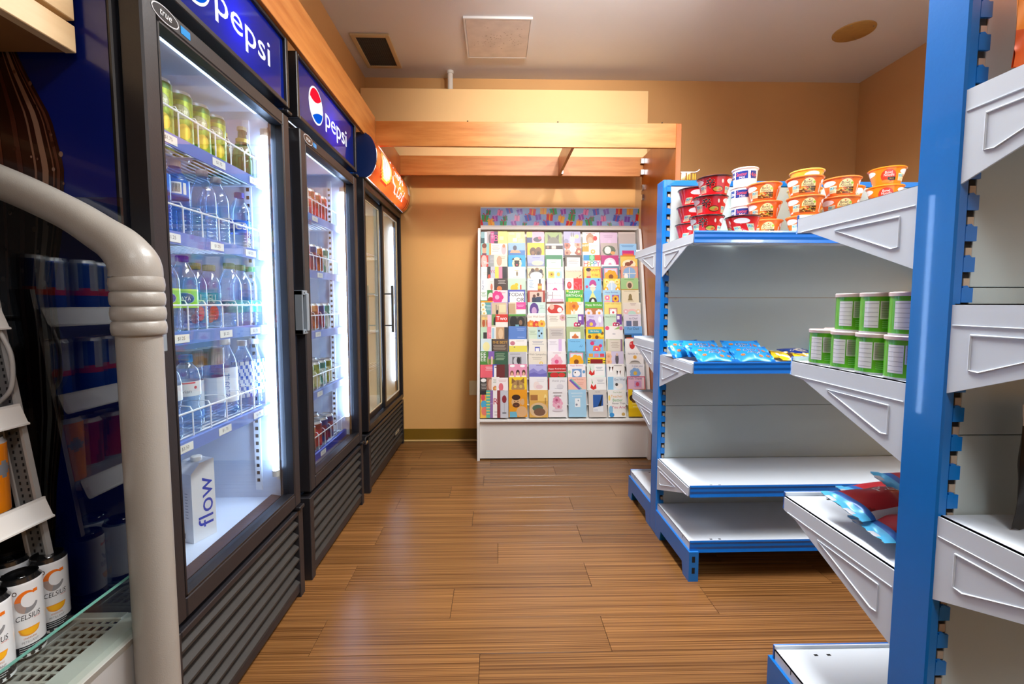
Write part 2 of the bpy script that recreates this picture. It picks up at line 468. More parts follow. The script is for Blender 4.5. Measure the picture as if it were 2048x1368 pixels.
for z in (1.94, 1.87): MB().box(1.070, 1.083, 3.34, 3.3645, z - .02, z + .02, .001).build('corner_bracket', 'chrome', h)
tag(MB().box(-.733, -.715, -.2, 2.76, 2.0125, 2.190, .0015).build('wood_valance', 'cherry'), 'long cherry wood valance board above the drink fridges', 'valance')
# pens hanging on a peg beside the wood panel
h = thing('peg_hook', 'white wire peg hook on the cherry side panel', 'hook', (1.116, 2.79, 1.893))
MB().tube([(0, 0, 0), (.10, 0, 0), (.118, 0, .006), (.128, 0, .016)], .003, 8).build('wire', 'wire_white', h, 60)
MB().box(0, .006, -.012, .012, -.03, .02, .001).build('hook_plate', 'wire_white', h)
for k in range(3):
    h = thing('pen_pack', ('clear pack of yellow pens hung against the cherry panel', 'clear pack of yellow pens hung mid peg hook', 'clear pack of yellow pens near the hook tip')[k], 'pen pack', (1.142 + k * .034, 2.785, 1.797), 0, 'pen packs on the peg hook')
    for q in range(2):
        x = -.006 + q * .013; pm = MB()
        pm.lathe([(0, 0), (.003, .008), (.0042, .012), (.0042, .05)], 8, col=('345', '678', '446')[(k + q) % 3], cx=x)
        pm.lathe([(.0052, .048), (.0052, .083), (.003, .086), (0, .086)], 8, col='f2b90c', cx=x)
        pm.build('pen', 'print_gloss', h, 40)
    MB().box(-.014, .014, -.007, -.0065, .0, .094).build('blister', 'film_clear', h)

# ================================================================ DRINK FRIDGES
FX = -.727
P('side_navy', '#0a3f8c', .4)
def louvers(h, w_, z0, z1, n):
    g = MB(); g.box(-.06, 0, 0, .035, 0.0, z1 + .018, .002); g.box(-.06, 0, w_ - .035, w_, 0.0, z1 + .018, .002)
    g.box(-.06, .0, .035, w_ - .035, z1, z1 + .018, .002); g.box(-.06, -.004, .035, w_ - .035, .02, z0 + .006, .002)
    gr = g.build('grille_frame', 'fridge_grey', h)
    MB().box(-.075, -.062, .01, w_ - .01, .02, z1).build('grille_dark', 'slot_dark', gr)
    p = (z1 - z0) / n
    for i in range(n):
        z = z0 + (i + .5) * p
        MB().prism([(-.055, z + p * .30), (-.006, z - p * .42), (-.002, z - p * .30), (-.002, z - p * .16), (-.05, z + p * .44)], .036, w_ - .036, 'y').build('louver', 'louver_grey', gr)
def shelf(h, w_, z, tags, rail='rail_strip', x0=-.075, x1=-.56, guard=.07, step=.075):
    m = MB(); y0, y1 = .055, w_ - .055
    n = int((x0 - x1) / .022)
    for i in range(n): m.tube([(x0 - .012 - i * .022, y0, z - .004), (x0 - .012 - i * .022, y1, z - .004)], .0022, 5)
    for y in (y0, (y0 + y1) / 2, y1): m.tube([(x0, y, z - .009), (x1, y, z - .009)], .004, 6)
    s_ = m.build('wire_shelf', 'wire_white', h)
    MB().prism([(x0 + .004, z - .030), (x0 + .0065, z - .030), (x0 + .0065, z + .002), (x0 + .001, z + .004), (x0 - .006, z + .004), (x0 - .006, z + .0015), (x0 + .002, z + .001)], y0, y1, 'y').build('price_rail', rail, s_)
    g = MB(); gx = x0 - .004
    g.tube([(gx, y0, z + guard), (gx, y1, z + guard)], .0028, 6)
    k = int((y1 - y0) / step)
    for i in range(k + 1):
        y = y0 + .02 + i * step
        if y > y1: break
        g.tube([(gx, y, z + .002), (gx, y, z + guard)], .002, 5)
        g.tube([(gx, y, z + guard), (gx - .006, y, z + guard + .012), (gx - .03, y, z + guard + .014), (x1, y, z + .05)], .0018, 5)
    g.build('front_guard', 'wire_white', s_, 60)
    for y, t in tags:
        pt = MB(); pt.box(x0 + .0068, x0 + .0078, y - .03, y + .03, z - .025, z - .004, 0, 'e9e9e4')
        pt.text(t, .010, flat((x0 + .0079, y, z - .0145), (0, 1, 0), (0, 0, 1)), '333')
        pt.build('price_tag', 'print_paper', s_)
def fridge(name, label, y0, w_, sign, shelves, tube=True, deck=.425):
    h = thing(name, label, 'fridge', (FX, y0, 0))
    D = .72; H = 2.01; ib, it = .39, 1.745
    m = MB()
    m.box(-D, -.052, 0, .04, 0.0, H, .003); m.box(-D, -.052, w_ - .04, w_, 0.0, H, .003)
    m.box(-D, -D + .05, .04, w_ - .04, 0.0, H); m.box(-D, -.052, .04, w_ - .04, H - .012, H); m.box(-D, -.052, .04, w_ - .04, it + .012, 1.772)
    m.box(-D, -.08, .04, w_ - .04, .02, ib - .012)
    m.build('cabinet', 'fridge_black', h)
    MB().box(-D + .02, -.056, -.0012, -.0004, .02, H - .01).build('side_wrap', 'side_navy', h) if y0 > 1.2 else None
    l = MB()
    l.box(-D + .05, -D + .058, .04, w_ - .04, ib, it); l.box(-D + .05, -.056, .04, .047, ib, it); l.box(-D + .05, -.056, w_ - .047, w_ - .04, ib, it)
    l.box(-D + .05, -.056, .04, w_ - .04, it, it + .012); l.box(-D + .05, -.09, .04, w_ - .04, ib - .012, ib)
    l.build('liner', 'liner_white', h)
    MB().prism([(-.056, ib - .012), (-.056, ib + .004), (-.09, ib + .01), (-.09, ib - .012)], .04, w_ - .04, 'y').build('sill', 'kick_brown', h)
    # slotted shelf standards on both inner sides
    for yy in (.047, w_ - .047 - .006):
        for xx in (-.13, -.50):
            s_ = MB(); s_.box(xx - .011, xx + .011, yy, yy + .006, ib + .03, it - .03)
            for i in range(46): s_.box(xx - .005, xx + .005, yy - .0006, yy + .0066, ib + .06 + i * .027, ib + .072 + i * .027, 0, mi=1)
            s_.build('shelf_standard', ['wire_white', 'slot_dark'], h)
    # header light box with its own lamp
    m = MB(); z0, z1 = 1.79, 2.0
    m.box(-.052, .0, 0, .018, 1.775, H, .002); m.box(-.052, .0, w_ - .018, w_, 1.775, H, .002)
    m.box(-.052, .0, .018, w_ - .018, 1.775, z0, .002); m.box(-.052, .0, .018, w_ - .018, z1, H, .002)
    hd = m.build('header_frame', 'fridge_black', h)
    MB().box(-.24, -.235, .04, w_ - .04, 1.772, 1.998).build('header_reflector', 'liner_white', hd)
    if sign: sign(hd, w_, z0, z1)
    # glass door
    d = MB(); a, b, c, e = .012, w_ - .012, .352, 1.742; fw = .045
    d.box(-.048, .0, a, a + fw, c, e, .004); d.box(-.048, .0, b - fw, b, c, e, .004)
    d.box(-.048, .0, a + fw, b - fw, c, c + fw + .005, .004); d.box(-.048, .0, a + fw, b - fw, e - fw + .005, e, .004)
    dr = d.build('door', 'fridge_grey', h)
    MB().box(-.026, -.020, a + fw - .004, b - fw + .004, c + fw, e - fw + .009).build('door_glass', 'door_glass', dr)
    g = MB()
    for (p, q, r, s_) in ((a + fw, a + fw + .006, c + fw + .005, e - fw + .005), (b - fw - .006, b - fw, c + fw + .005, e - fw + .005)): g.box(-.0265, -.0005, p, q, r, s_, .001)
    g.box(-.0265, -.0005, a + fw, b - fw, c + fw + .005, c + fw + .011, .001); g.box(-.0265, -.0005, a + fw, b - fw, e - fw - .001, e - fw + .005, .001)
    g.build('glazing_bead', 'fridge_black', dr)
    # recessed pull handle on the left edge
    k = MB(); hy = a - .034
    k.box(-.028, .004, hy, hy + .006, .975, 1.14, .002); k.box(-.028, -.022, hy, a + .012, .975, 1.14, .002)
    k.box(-.028, .004, hy, a + .012, 1.122, 1.14, .002); k.box(-.028, .004, hy, a + .012, .975, .993, .002); k.box(-.008, .01, a - .006, a + .014, .985, 1.13, .003)
    kk = k.build('pull_handle', 'handle_grey', dr)
    for z in (.984, 1.131): MB().prism([(hy + .018 + .0035 * math.cos(t * PI / 4), z + .0035 * math.sin(t * PI / 4)) for t in range(8)], .0035, .0046, 'x').build('screw', 'slot_dark', kk)
    # maker's badge and blue sticker on the door head
    bg = MB(); f = flat((.001, a + .07, 1.722), (0, 1, 0), (0, 0, 1))
    f2 = flat((.0014, a + .07, 1.722), (0, 1, 0), (0, 0, 1)); f3 = flat((.0018, a + .07, 1.722), (0, 1, 0), (0, 0, 1))
    bg.ell(f, 0, 0, .042, .017, 24, 'c8ccd0'); bg.ell(f2, 0, 0, .039, .0148, 24, '23262a'); bg.text('true', .012, f3, 'e6e8ea', 0, .2)
    bg.build('maker_badge', 'print_gloss', dr)
    MB().box(.0002, .001, a + .118, a + .15, 1.713, 1.730, 0, '1183c8').build('sticker', 'print_gloss', dr)
    MB().box(-.03, .012, b - .035, b + .004, c - .016, c - .002, .003).build('hinge', 'fridge_black', h)
    MB().box(-.03, .012, b - .03, b + .004, e + .004, e + .016, .003).build('hinge', 'fridge_black', h)
    louvers(h, w_, .045, .315, 6)
    if tube:
        ty = w_ - .072; tx = -.058
        t = MB(); t.tube([(tx, ty, .50), (tx, ty, 1.655)], .0105, 12); tb = t.build('led_tube', 'led_tube', h, 60)
        c_ = MB()
        for z in (.478, 1.655): c_.lathe([(0, 0), (.012, 0), (.012, .022), (0, .022)], 12, cx=tx, cy=ty, z=z)
        c_.box(tx - .004, tx + .004, ty + .013, ty + .022, .46, 1.69); c_.build('lamp_holder', 'white_plastic', tb)
        MB().box(-.10, -.065, .05, w_ - .05, it - .008, it - .001, .001).build('top_light_strip', emitter('led_strip', '#cfe4ff', 2.2) if 'led_strip' not in MATS else 'led_strip', h)
    for s_ in shelves: shelf(h, w_, *s_)
    return h
def pepsi_sign(cy_globe, ty0, ty1):
    def f(hd, w_, z0, z1):
        p = MB(); p.box(-.014, -.011, .018, w_ - .018, z0, z1, 0, '0a2a9c'); sp = p.build('sign_face', 'sign_print', hd)
        zc = 1.898; g = MB(); R = .066; L = lambda e: flat((-.0105 + e, cy_globe, zc), (0, 1, 0), (0, 0, 1))
        g.ell(L(0), 0, 0, R + .007, R + .007, 36, 'ffffff'); g.ell(L(.0006), 0, 0, R, R, 36, 'ffffff')
        arc = lambda u: math.sqrt(max(0, R * R - u * u))
        g.strip(L(.0012), -R, R, lambda u: max(-arc(u), min(arc(u), .012 + u * .25 + .35 * u * u / R)), arc, 28, 'e1182f')
        g.strip(L(.0012), -R, R, lambda u: -arc(u), lambda u: max(-arc(u), min(arc(u), -.030 + u * .42 - .2 * u * u / R)), 28, '0a53c8')
        g.build('globe_logo', 'sign_glow', sp)
        t = MB(); t.text('pepsi', .098, flat((-.0104, (ty0 + ty1) / 2, 1.884), (0, 1, 0), (0, 0, 1)), 'ffffff', width=ty1 - ty0)
        t.build('lettering', 'sign_white', sp)
        d = bpy.data.lights.new('header_lamp', 'POINT'); d.energy = 5; d.shadow_soft_size = .03; d.color = (.8, .9, 1)
        o = bpy.data.objects.new('header_lamp', d); COL.objects.link(o); o.parent = hd; o.location = (-.085, (cy_globe + ty1) / 2, 1.89)
    return f
T1, T2, T3 = '$1.25', '$1.75', '$3.50'
fridge('drinks_fridge', 'black glass-door fridge of bottled water, nearest the open cooler', .97, .685, pepsi_sign(.195, .285, .575),
       [(1.505, [(.17, T2), (.37, T2), (.56, T2)]), (1.267, [(.165, T1), (.345, T1), (.52, T1)]), (1.016, [(.18, T1), (.37, T1), (.53, T2)]), (.736, [(.175, T3), (.345, T2), (.53, T2)])])
fridge('drinks_fridge', 'black glass-door fridge of small cans with lit round logo header', 1.722, .70, pepsi_sign(.2, .30, .575),
       [(1.475, [(.30, T1)]), (1.232, [(.34, T1)]), (.968, [(.3, T1)]), (.70, [(.3, T1)]), (.425, [(.32, T1)], 'rail_strip_navy')])
# the side of the first fridge carries a blue wrap with a cola bottle
side = MB(); f = lambda e: flat((0, -.0012 - e, 0), (1, 0, 0), (0, 0, 1))
root1 = [o for o in bpy.data.objects if o.name == 'drinks_fridge'][0]
side.pane(f(0), [(-.70, .03), (-.060, .03), (-.060, 2.0), (-.70, 2.0)], '04196e')
prof = [(.5, .075), (.7, .095), (.85, .12), (1.0, .125), (1.12, .118), (1.25, .145), (1.37, .155), (1.47, .135), (1.56, .09), (1.66, .05), (1.80, .034), (1.9, .034)]
def bw(z):
    for (a, p), (b, q) in zip(prof, prof[1:]):
        if a <= z <= b: return p + (q - p) * (z - a) / (b - a)
    return .03
cxb = -.317
fz = lambda e: (lambda z, x: (x, -.0012 - e, z))
side.strip(fz(.0006), .5, 1.9, lambda z: cxb - bw(z), lambda z: cxb + bw(z), 60, '2a0f0b')
for a, b, c in ((-.8, -.7, '5a3020'), (-.45, -.40, '4a2418'), (-.2, -.02, '3d1a12'), (.18, .22, '5a2f22'), (.40, .47, '46221a'), (.62, .65, '7b5a4a'), (.72, .80, '8a6a58'), (.86, .88, '6a4636'), (.91, .95, '553024')):
    side.strip(fz(.0010), .5, 1.9, lambda z: cxb + bw(z) * a, lambda z: cxb + bw(z) * b, 60, c)
random.seed(11)
for i in range(90):
    z = random.uniform(1.0, 1.62); x = cxb + random.uniform(-1, 1.02) * bw(z); r = random.uniform(.002, .005)
    side.ell(f(.0014), x, z, r, r * 1.2, 6, random.choice(['6a4a3c', '3a1a12', '8a6e60', '1c0806']))
side.build('side_wrap', 'print_gloss', root1)

# ---- sliding-door merchandiser with bulging orange header
FW = .965
h = thing('sliding_door_fridge', 'black two-door sliding glass fridge with curved orange header', 'fridge', (FX, 2.535, 0))
m = MB(); D = .70; H = 2.02
m.box(-D, -.05, 0, .035, 0.0, 2.0, .003); m.box(-D, -.05, FW - .035, FW, 0.0, 2.0, .003); m.box(-D, -D + .04, .035, FW - .035, 0.0, 2.0)
m.box(-D, -.05, .035, FW - .035, 1.985, 2.0); m.box(-D, -.05, .035, FW - .035, 1.755, 1.775); m.box(-D, -.08, .035, FW - .035, .02, .375)
m.box(-.05, 0, 0, .03, .36, 1.78, .003); m.box(-.05, 0, FW - .03, FW, .36, 1.78, .003); m.box(-.05, 0, .03, FW - .03, 1.735, 1.78, .003); m.box(-.05, 0, .03, FW - .03, .355, .39, .003)
m.build('cabinet', 'fridge_black', h)
l = MB(); l.box(-D + .04, -D + .048, .035, FW - .035, .38, 1.755); l.box(-D + .05, -.055, .035, .042, .38, 1.755); l.box(-D + .05, -.055, FW - .042, FW - .035, .38, 1.755)
l.box(-D + .05, -.055, .035, FW - .035, 1.745, 1.755); l.box(-D + .05, -.055, .035, FW - .035, .375, .385)
l.build('liner', P('liner_cream', '#e9dcc0', .4), h)
for nm, a, b, x in (('L', .03, .50, -.040), ('R', .465, FW - .03, -.018)):
    d = MB(); fw = .034
    for q in ((a, a + fw, .39, 1.735), (b - fw, b, .39, 1.735), (a + fw, b - fw, .39, .425), (a + fw, b - fw, 1.70, 1.735)): d.box(x - .016, x, *q, .002)
    dr = d.build('sliding_door', 'fridge_black', h)
    MB().box(x - .010, x - .006, a + fw - .003, b - fw + .003, .422, 1.703).build('door_glass', 'door_glass', dr)
    g = MB()
    for q in ((a + fw, a + fw + .005, .425, 1.70), (b - fw - .005, b - fw, .425, 1.70), (a + fw, b - fw, .425, .430), (a + fw, b - fw, 1.695, 1.70)): g.box(x - .006, x - .0005, *q)
    g.build('glazing_bead', P('bead_cream', '#cfc0a0', .4), dr)
    if nm == 'R':
        hy = a + .02
        k = MB(); k.tube([(.036, hy, .90), (.036, hy, 1.21)], .0085, 10)
        for z in (.945, 1.155): k.tube([(x, hy, z), (.036, hy, z)], .0045, 8)
        k.build('bar_handle', P('handle_dark', '#4b4a44', .35, .3), dr, 50)
tb = MB(); tb.tube([(-.058, FW - .058, .50), (-.058, FW - .058, 1.66)], .011, 12); tb.build('lamp_tube', 'led_tube', h, 60)
tb = MB(); tb.tube([(-.25, .10, 1.735), (-.25, FW - .1, 1.735)], .008, 10); tb.build('top_lamp', 'led_warm', h, 60)
for z in (1.42, 1.15, .89, .64):
    s_ = MB()
    for i in range(20): s_.tube([(-.12 - i * .025, .045, z), (-.12 - i * .025, FW - .045, z)], .0022, 5)
    for y in (.05, .35, .62, FW - .05): s_.tube([(-.115, y, z - .006), (-.61, y, z - .006)], .004, 6)
    s_.build('wire_shelf', P('wire_cream', '#e6d6b4', .4), h)
louvers(h, FW, .07, .325, 7)
mp = MB(); mp.box(.0002, .002, .66, .78, .145, .165, .0, 'b9ad98'); mp.text('TRUE', .009, flat((.0022, .72, .155), (0, 1, 0), (0, 0, 1)), '2a2a2a'); mp.build('maker_plate', 'print_gloss', h)
MB().box(-.68, -.054, -.0012, -.0004, .02, 1.99).build('side_wrap', 'side_navy', h)
# curved header: bulges forward, flat dark end caps
R_ = lambda z: .075 * math.sqrt(max(0, 1 - ((z - 1.90) / .122) ** 2))
zs = [1.782 + i * (2.018 - 1.782) / 20 for i in range(21)]
cappr = [(-.05, 1.782)] + [(R_(z) - .002, z) for z in zs] + [(-.05, 2.018)]
hd = MB().prism(cappr, 0, .008, 'y').build('header_cap', 'fridge_navy', h); MB().prism(cappr, FW - .008, FW, 'y').build('header_cap', 'fridge_navy', h)
m = MB(); m.box(-.05, .012, 0, FW, 1.774, 1.785, .002); m.box(-.05, .014, 0, FW, 2.014, 2.022, .002); m.build('header_rim', 'fridge_black', hd)
def face(e): return lambda y, z: (R_(z) + e, y, z)
sg = MB()
NY = 48
def orange(y, z):
    t = (y - .0) / FW; k = math.hypot((t - .24) * 3.2, (z - 1.9) * 5.0)
    if k < .36: return 'f3c9a0' if k > .30 else ('e9eef0' if (math.sin(y * 90 + z * 40) > .2) else 'a9b4b8')
    if k < .44: return 'd9a03a'
    if z > 1.985 or k < .50: return 'c8301a'
    if t > .90: return ('d8d2c8' if z > 1.90 else ('e8862a' if math.sin(y * 160) > 0 else 'b83018'))
    return 'e8682a' if z > 1.93 else ('ef8a3c' if z > 1.85 else 'e45a24')
for i in range(NY):
    for j in range(20):
        a, b = .008 + (FW - .016) * i / NY, .008 + (FW - .016) * (i + 1) / NY
        sg.add([face(0)(a, zs[j]), face(0)(b, zs[j]), face(0)(b, zs[j + 1]), face(0)(a, zs[j + 1])], [(0, 1, 2, 3)], orange((a + b) / 2, (zs[j] + zs[j + 1]) / 2))
sf = sg.build('sign_face', 'sign_print', hd, 60)
lt = MB(); F2 = face(.0012)
lt.text("Ivop's", .085, lambda u, v: F2(.565 + u, 1.928 + v), 'fff', 0, .15, .27); lt.text('Cold', .070, lambda u, v: F2(.655 + u, 1.845 + v), 'fff', 0, .15, .20)
lt.build('lettering', 'sign_white', sf)
ln = MB(); pts = [(.40, 1.985), (.385, 1.88), (.41, 1.862), (.47, 1.852), (.49, 1.82), (.53, 1.815)]
ln.tube([face(.001)(*p) for p in pts], .004, 6); ln.build('white_outline', 'sign_white', sf, 60)
for yy in (.25, .62):
    d = bpy.data.lights.new('header_lamp', 'POINT'); d.energy = 2.8; d.shadow_soft_size = .06; d.color = (1, .95, .88)
    o = bpy.data.objects.new('header_lamp', d); COL.objects.link(o); o.parent = hd; o.location = (-.085, yy, 1.9)
MB().box(-.14, -.135, .035, FW - .035, 1.776, 1.984).build('header_reflector', 'liner_white', hd)
# cable lock between the second and third fridge
h = thing('cable_lock', 'looped black cable lock hanging between two fridge grilles', 'lock', (FX, 2.475, .335))
MB().tube([(.004 + .006 * math.sin(t * .7), .035 * math.cos(t * PI / 8) + .02, .016 * math.sin(t * PI / 8)) for t in range(17)], .0045, 8).build('cable', 'black_rubber', h, 60)
MB().box(-.004, .014, -.035, -.004, -.018, -.002, .003).build('lock_body', 'chrome', h)
# ================================================================ GONDOLA SHELVING
GX = .75; GL = 1.22; SEAM = [.115 + .2505 * k for k in range(7)]
def gondola(name, label, yc, near, far, rz=0):
    """near / far: (z, depth) of the shelves facing -y / +y; the last one of each is the base deck"""
    h = thing(name, label, 'shelving', (GX, yc, 0), rz); TOP = 1.645
    for ux in (0, GL):
        m = MB(); s = 1 if ux == 0 else -1
        m.box(ux, ux + s * .019, -.0375, .0375, 0.0, TOP, .003)
        for e in (-1, 1):
            z = .14
            while z < TOP - .03:
                y0, y1 = e * .0375, e * .0335
                m.box(ux + s * .017, ux + s * .036, y0, y1, z, z + .024)
                m.prism([(ux + s * .019, z + .024), (ux + s * .030, z + .024), (ux + s * .026, z + .028), (ux + s * .019, z + .027)], y0, y1, 'y')
                z += .0501
            m.box(ux + s * .017, ux + s * .036, e * .0375, e * .0335, 0.0, .14); m.box(ux + s * .017, ux + s * .036, e * .0375, e * .0335, TOP - .03, TOP)
        u = m.build('upright', 'steel_blue', h)
        d = MB(); d.box(ux + s * .0185, ux + s * .0345, -.030, .030, .02, TOP - .004); d.build('slot_channel', 'slot_dark', u)
        g = MB()
        for e in (-1, 1):
            z = .14
            while z < TOP - .05: g.box(ux + s * .024, ux + s * .0345, e * .0325, e * .0305, z + .026, z + .040); z += .0501
        tag(g.build('panel_clips', 'hook_tan', u), kind='stuff')
        # floor feet on both sides, with an arch underneath
        for e, lst in ((-1, near), (1, far)):
            L = lst[-1][1] + .015
            pr = [(e * .0375, .0), (e * .0375, .12), (e * L, .12), (e * L, .0), (e * (L - .055), .0), (e * (L - .066), .048), (e * .105, .048), (e * .092, .0)]
            f = MB(); f.prism(pr, ux if s > 0 else ux - .038, ux + .038 if s > 0 else ux, 'x'); ft = f.build('base_foot', 'steel_blue', h)
            sl = MB()
            for z in (.033, .078): sl.box(ux + s * .012, ux + s * .024, e * (L + .0006), e * (L - .002), z, z + .024)
            sl.build('foot_slot', 'slot_dark', ft)
    for k in range(6):
        for e in (-1, 1):
            MB().box(.037, GL - .037, e * .0305, e * .022, SEAM[k] + .0008, SEAM[k + 1] - .0008, .0008).build('back_panel', 'back_panel', h)
    MB().box(.02, GL - .02, -.033, .033, TOP - .026, TOP - .001, .002).build('top_rail', 'steel_blue', h)
    for e, lst in ((-1, near), (1, far)):
        for i, (z, d) in enumerate(lst):
            base = i == len(lst) - 1
            m = MB(); a, b = .0375, d
            x0, x1 = .008, GL - .008
            m.box(x0, x1, e * a, e * b, z - .004, z); m.box(x0, x1, e * (b - .003), e * b, z - .034, z + .009)
            m.box(x0, x0 + .002, e * a, e * b, z - .034, z); m.box(x1 - .002, x1, e * a, e * b, z - .034, z)
            m.box(x0, x1, e * (b - .05), e * (b - .003), z - .034, z - .031)
            if not base:
                for yy in (.12, .22): m.box(x0 + .1, x1 - .1, e * yy, e * (yy + .02), z - .016, z - .004)
            t = m.build('shelf', 'shelf_white', h)
            hl = MB()
            for xx in (.10, .135, x1 - .1): hl.box(xx, xx + .010, e * (b - .028), e * (b - .022), z, z + .0004)
            hl.box(x0 - .0004, x0 + .0004, e * (b - .07), e * (b - .0675), z - .016, z - .004)
            hl.build('punch_hole', 'slot_dark', t)
            r = MB(); r.prism([(e * b, z + .008), (e * (b + .004), z + .010), (e * (b + .006), z + .004), (e * (b + .0045), z - .004), (e * (b + .006), z - .014), (e * (b + .0045), z - .024), (e * (b + .008), z - .036), (e * (b + .003), z - .037), (e * b, z - .033)], x0 - .001, x1 + .001)
            r.build('price_rail', 'rail_blue', t)
            if base: continue
            for bx, s in ((.003, 1), (GL - .006, -1)):
                k = MB()
                k.prism([(e * .036, z - .002), (e * (b - .004), z - .002), (e * (b - .004), z - .036), (e * (b - .05), z - .042), (e * .036, z - .150)], bx, bx + .003)
                q = bx - .0003 if s > 0 else bx + .0033
                ring = [(e * .070, z - .050), (e * (b - .13), z - .050), (e * .085, z - .108), (e * .070, z - .106), (e * .070, z - .050)]
                k.tube([(q, *p) for p in ring], .0017, 6)
                k.tube([(q, e * .04, z - .036), (q, e * (b - .02), z - .036)], .0012, 5)
                for tz in (.02, .075, .12): k.box(bx, bx + .003, e * .036, e * .026, z - tz - .012, z - tz)
                k.build('bracket', 'shelf_white', t, 40)
    return h
FG, NG = 2.0835, .7655
gondola('gondola_shelving', 'blue and white double-sided shelving unit stocked with noodle bowls', FG,
        [(1.36, .35), (.857, .378), (.367, .375), (.15, .388)], [(1.37, .36), (.905, .365), (.605, .363), (.15, .375)], .006)
gondola('gondola_shelving', 'blue and white double-sided shelving unit holding green chip cans', NG,
        [(1.433, .36), (1.09, .36), (.73, .36), (.15, .38)], [(1.302, .362), (.945, .362), (.587, .368), (.15, .385)])
tag(MB().box(1.318, 1.345, 1.697, 1.7, .338, .352, 0, 'd9d9d4').build('price_label', 'print_paper'), 'small white price label stuck on blue shelf rail', 'label')

# ================================================================ GREETING CARD RACK
RX0, RX1 = -.135, 1.081
h = thing('card_rack', 'white tiered greeting card rack with wide blank base', 'card rack', (0, 0, 0))
pr = [(3.06, 0), (3.06, .27), (3.068, .33), (3.085, .42), (3.36, 1.60), (3.372, 1.635), (3.39, 1.65), (3.41, 1.652), (3.50, 1.652), (3.50, 0)]
for a in (RX0, RX1 - .02): MB().prism(pr, a, a + .018).build('side_panel', 'rack_white', h)
MB().box(RX0 + .018, RX1 - .02, 3.082, 3.095, .01, .268, .001).build('kick_panel', 'rack_white', h)
MB().box(RX0 + .018, RX1 - .02, 3.061, 3.30, .272, .288, .002).build('ledge', 'rack_white', h)
MB().prism([(3.13, .288), (3.145, .288), (3.50, 1.66), (3.485, 1.66)], RX0 + .018, RX1 - .02).build('back_board', 'rack_white', h)
for i in range(1, 14):
    y, z = 3.085 + i * .0235, .297 + i * .0877
    MB().box(RX0 + .018, RX1 - .02, y - .003, y + .03, z - .005, z - .0015).build('tier_ledge', 'rack_white', h)
for k in range(7):
    x = .083 + k * .1395
    MB().prism([(3.10, .30), (3.105, .30), (3.44, 1.62), (3.435, 1.62)], x - .0008, x + .0008).build('column_divider', 'rack_white', h)
# header board with gift-wrap print
MB().box(-.118, 1.079, 3.435, 3.45, 1.645, 1.815, .002).build('header_board', 'rack_white', h)
MB().box(-.118, 1.079, 3.425, 3.435, 1.645, 1.668, .002).build('header_lip', 'rack_white', h)
gw = MB(); f = lambda e: flat((-.116, 3.4348 - e, 1.678), (1, 0, 0), (0, 0, 1)); Wd, Hd = 1.196, .128
gw.pane(f(0), [(0, 0), (Wd, 0), (Wd, Hd), (0, Hd)], '8fb0e6')
random.seed(5)
gc = [('d8272f', 'f0a020', .044), ('9a4fb8', 'e08adf', .036), ('4a5fd0', 'c23a78', .042), ('f2b84a', 'f58a3a', .044), ('3f8f6a', 'c8404a', .030), ('7a55c4', '9a80e0', .038), ('3fa868', 'b03a3a', .046), ('e98ac0', 'c94a90', .036)]
i = 0
for row in range(3):
    x = -.03 + row * .035
    while x < Wd - .005:
        a, b, sz = gc[(i * 3 + row) % 8]; y = -.012 + row * .046 + random.uniform(-.006, .006); t = random.uniform(-.25, .25); i += 1
        def q(pts, e, c):
            P2 = []
            for u, v in pts:
                X = x + u * math.cos(t) - v * math.sin(t); Y = y + u * math.sin(t) + v * math.cos(t)
                P2.append((min(max(X, 0), Wd), min(max(Y, 0), Hd)))
            gw.pane(f(e), P2, c)
        s = sz * 1.08
        q([(0, 0), (s, 0), (s, s * .8), (0, s * .8)], .0003 + .00001 * (i % 9), a); q([(-.002, s * .8), (s + .002, s * .8), (s + .002, s), (-.002, s)], .0006, a)
        q([(s * .42, 0), (s * .58, 0), (s * .58, s), (s * .42, s)], .0009, b); q([(s * .5, s), (s * .2, s * 1.3), (s * .1, s * 1.1)], .0007, b); q([(s * .5, s), (s * .8, s * 1.3), (s * .9, s * 1.1)], .0007, b)
        x += .083 + random.uniform(-.006, .006)
gw.build('gift_wrap_print', 'print_gloss', h)

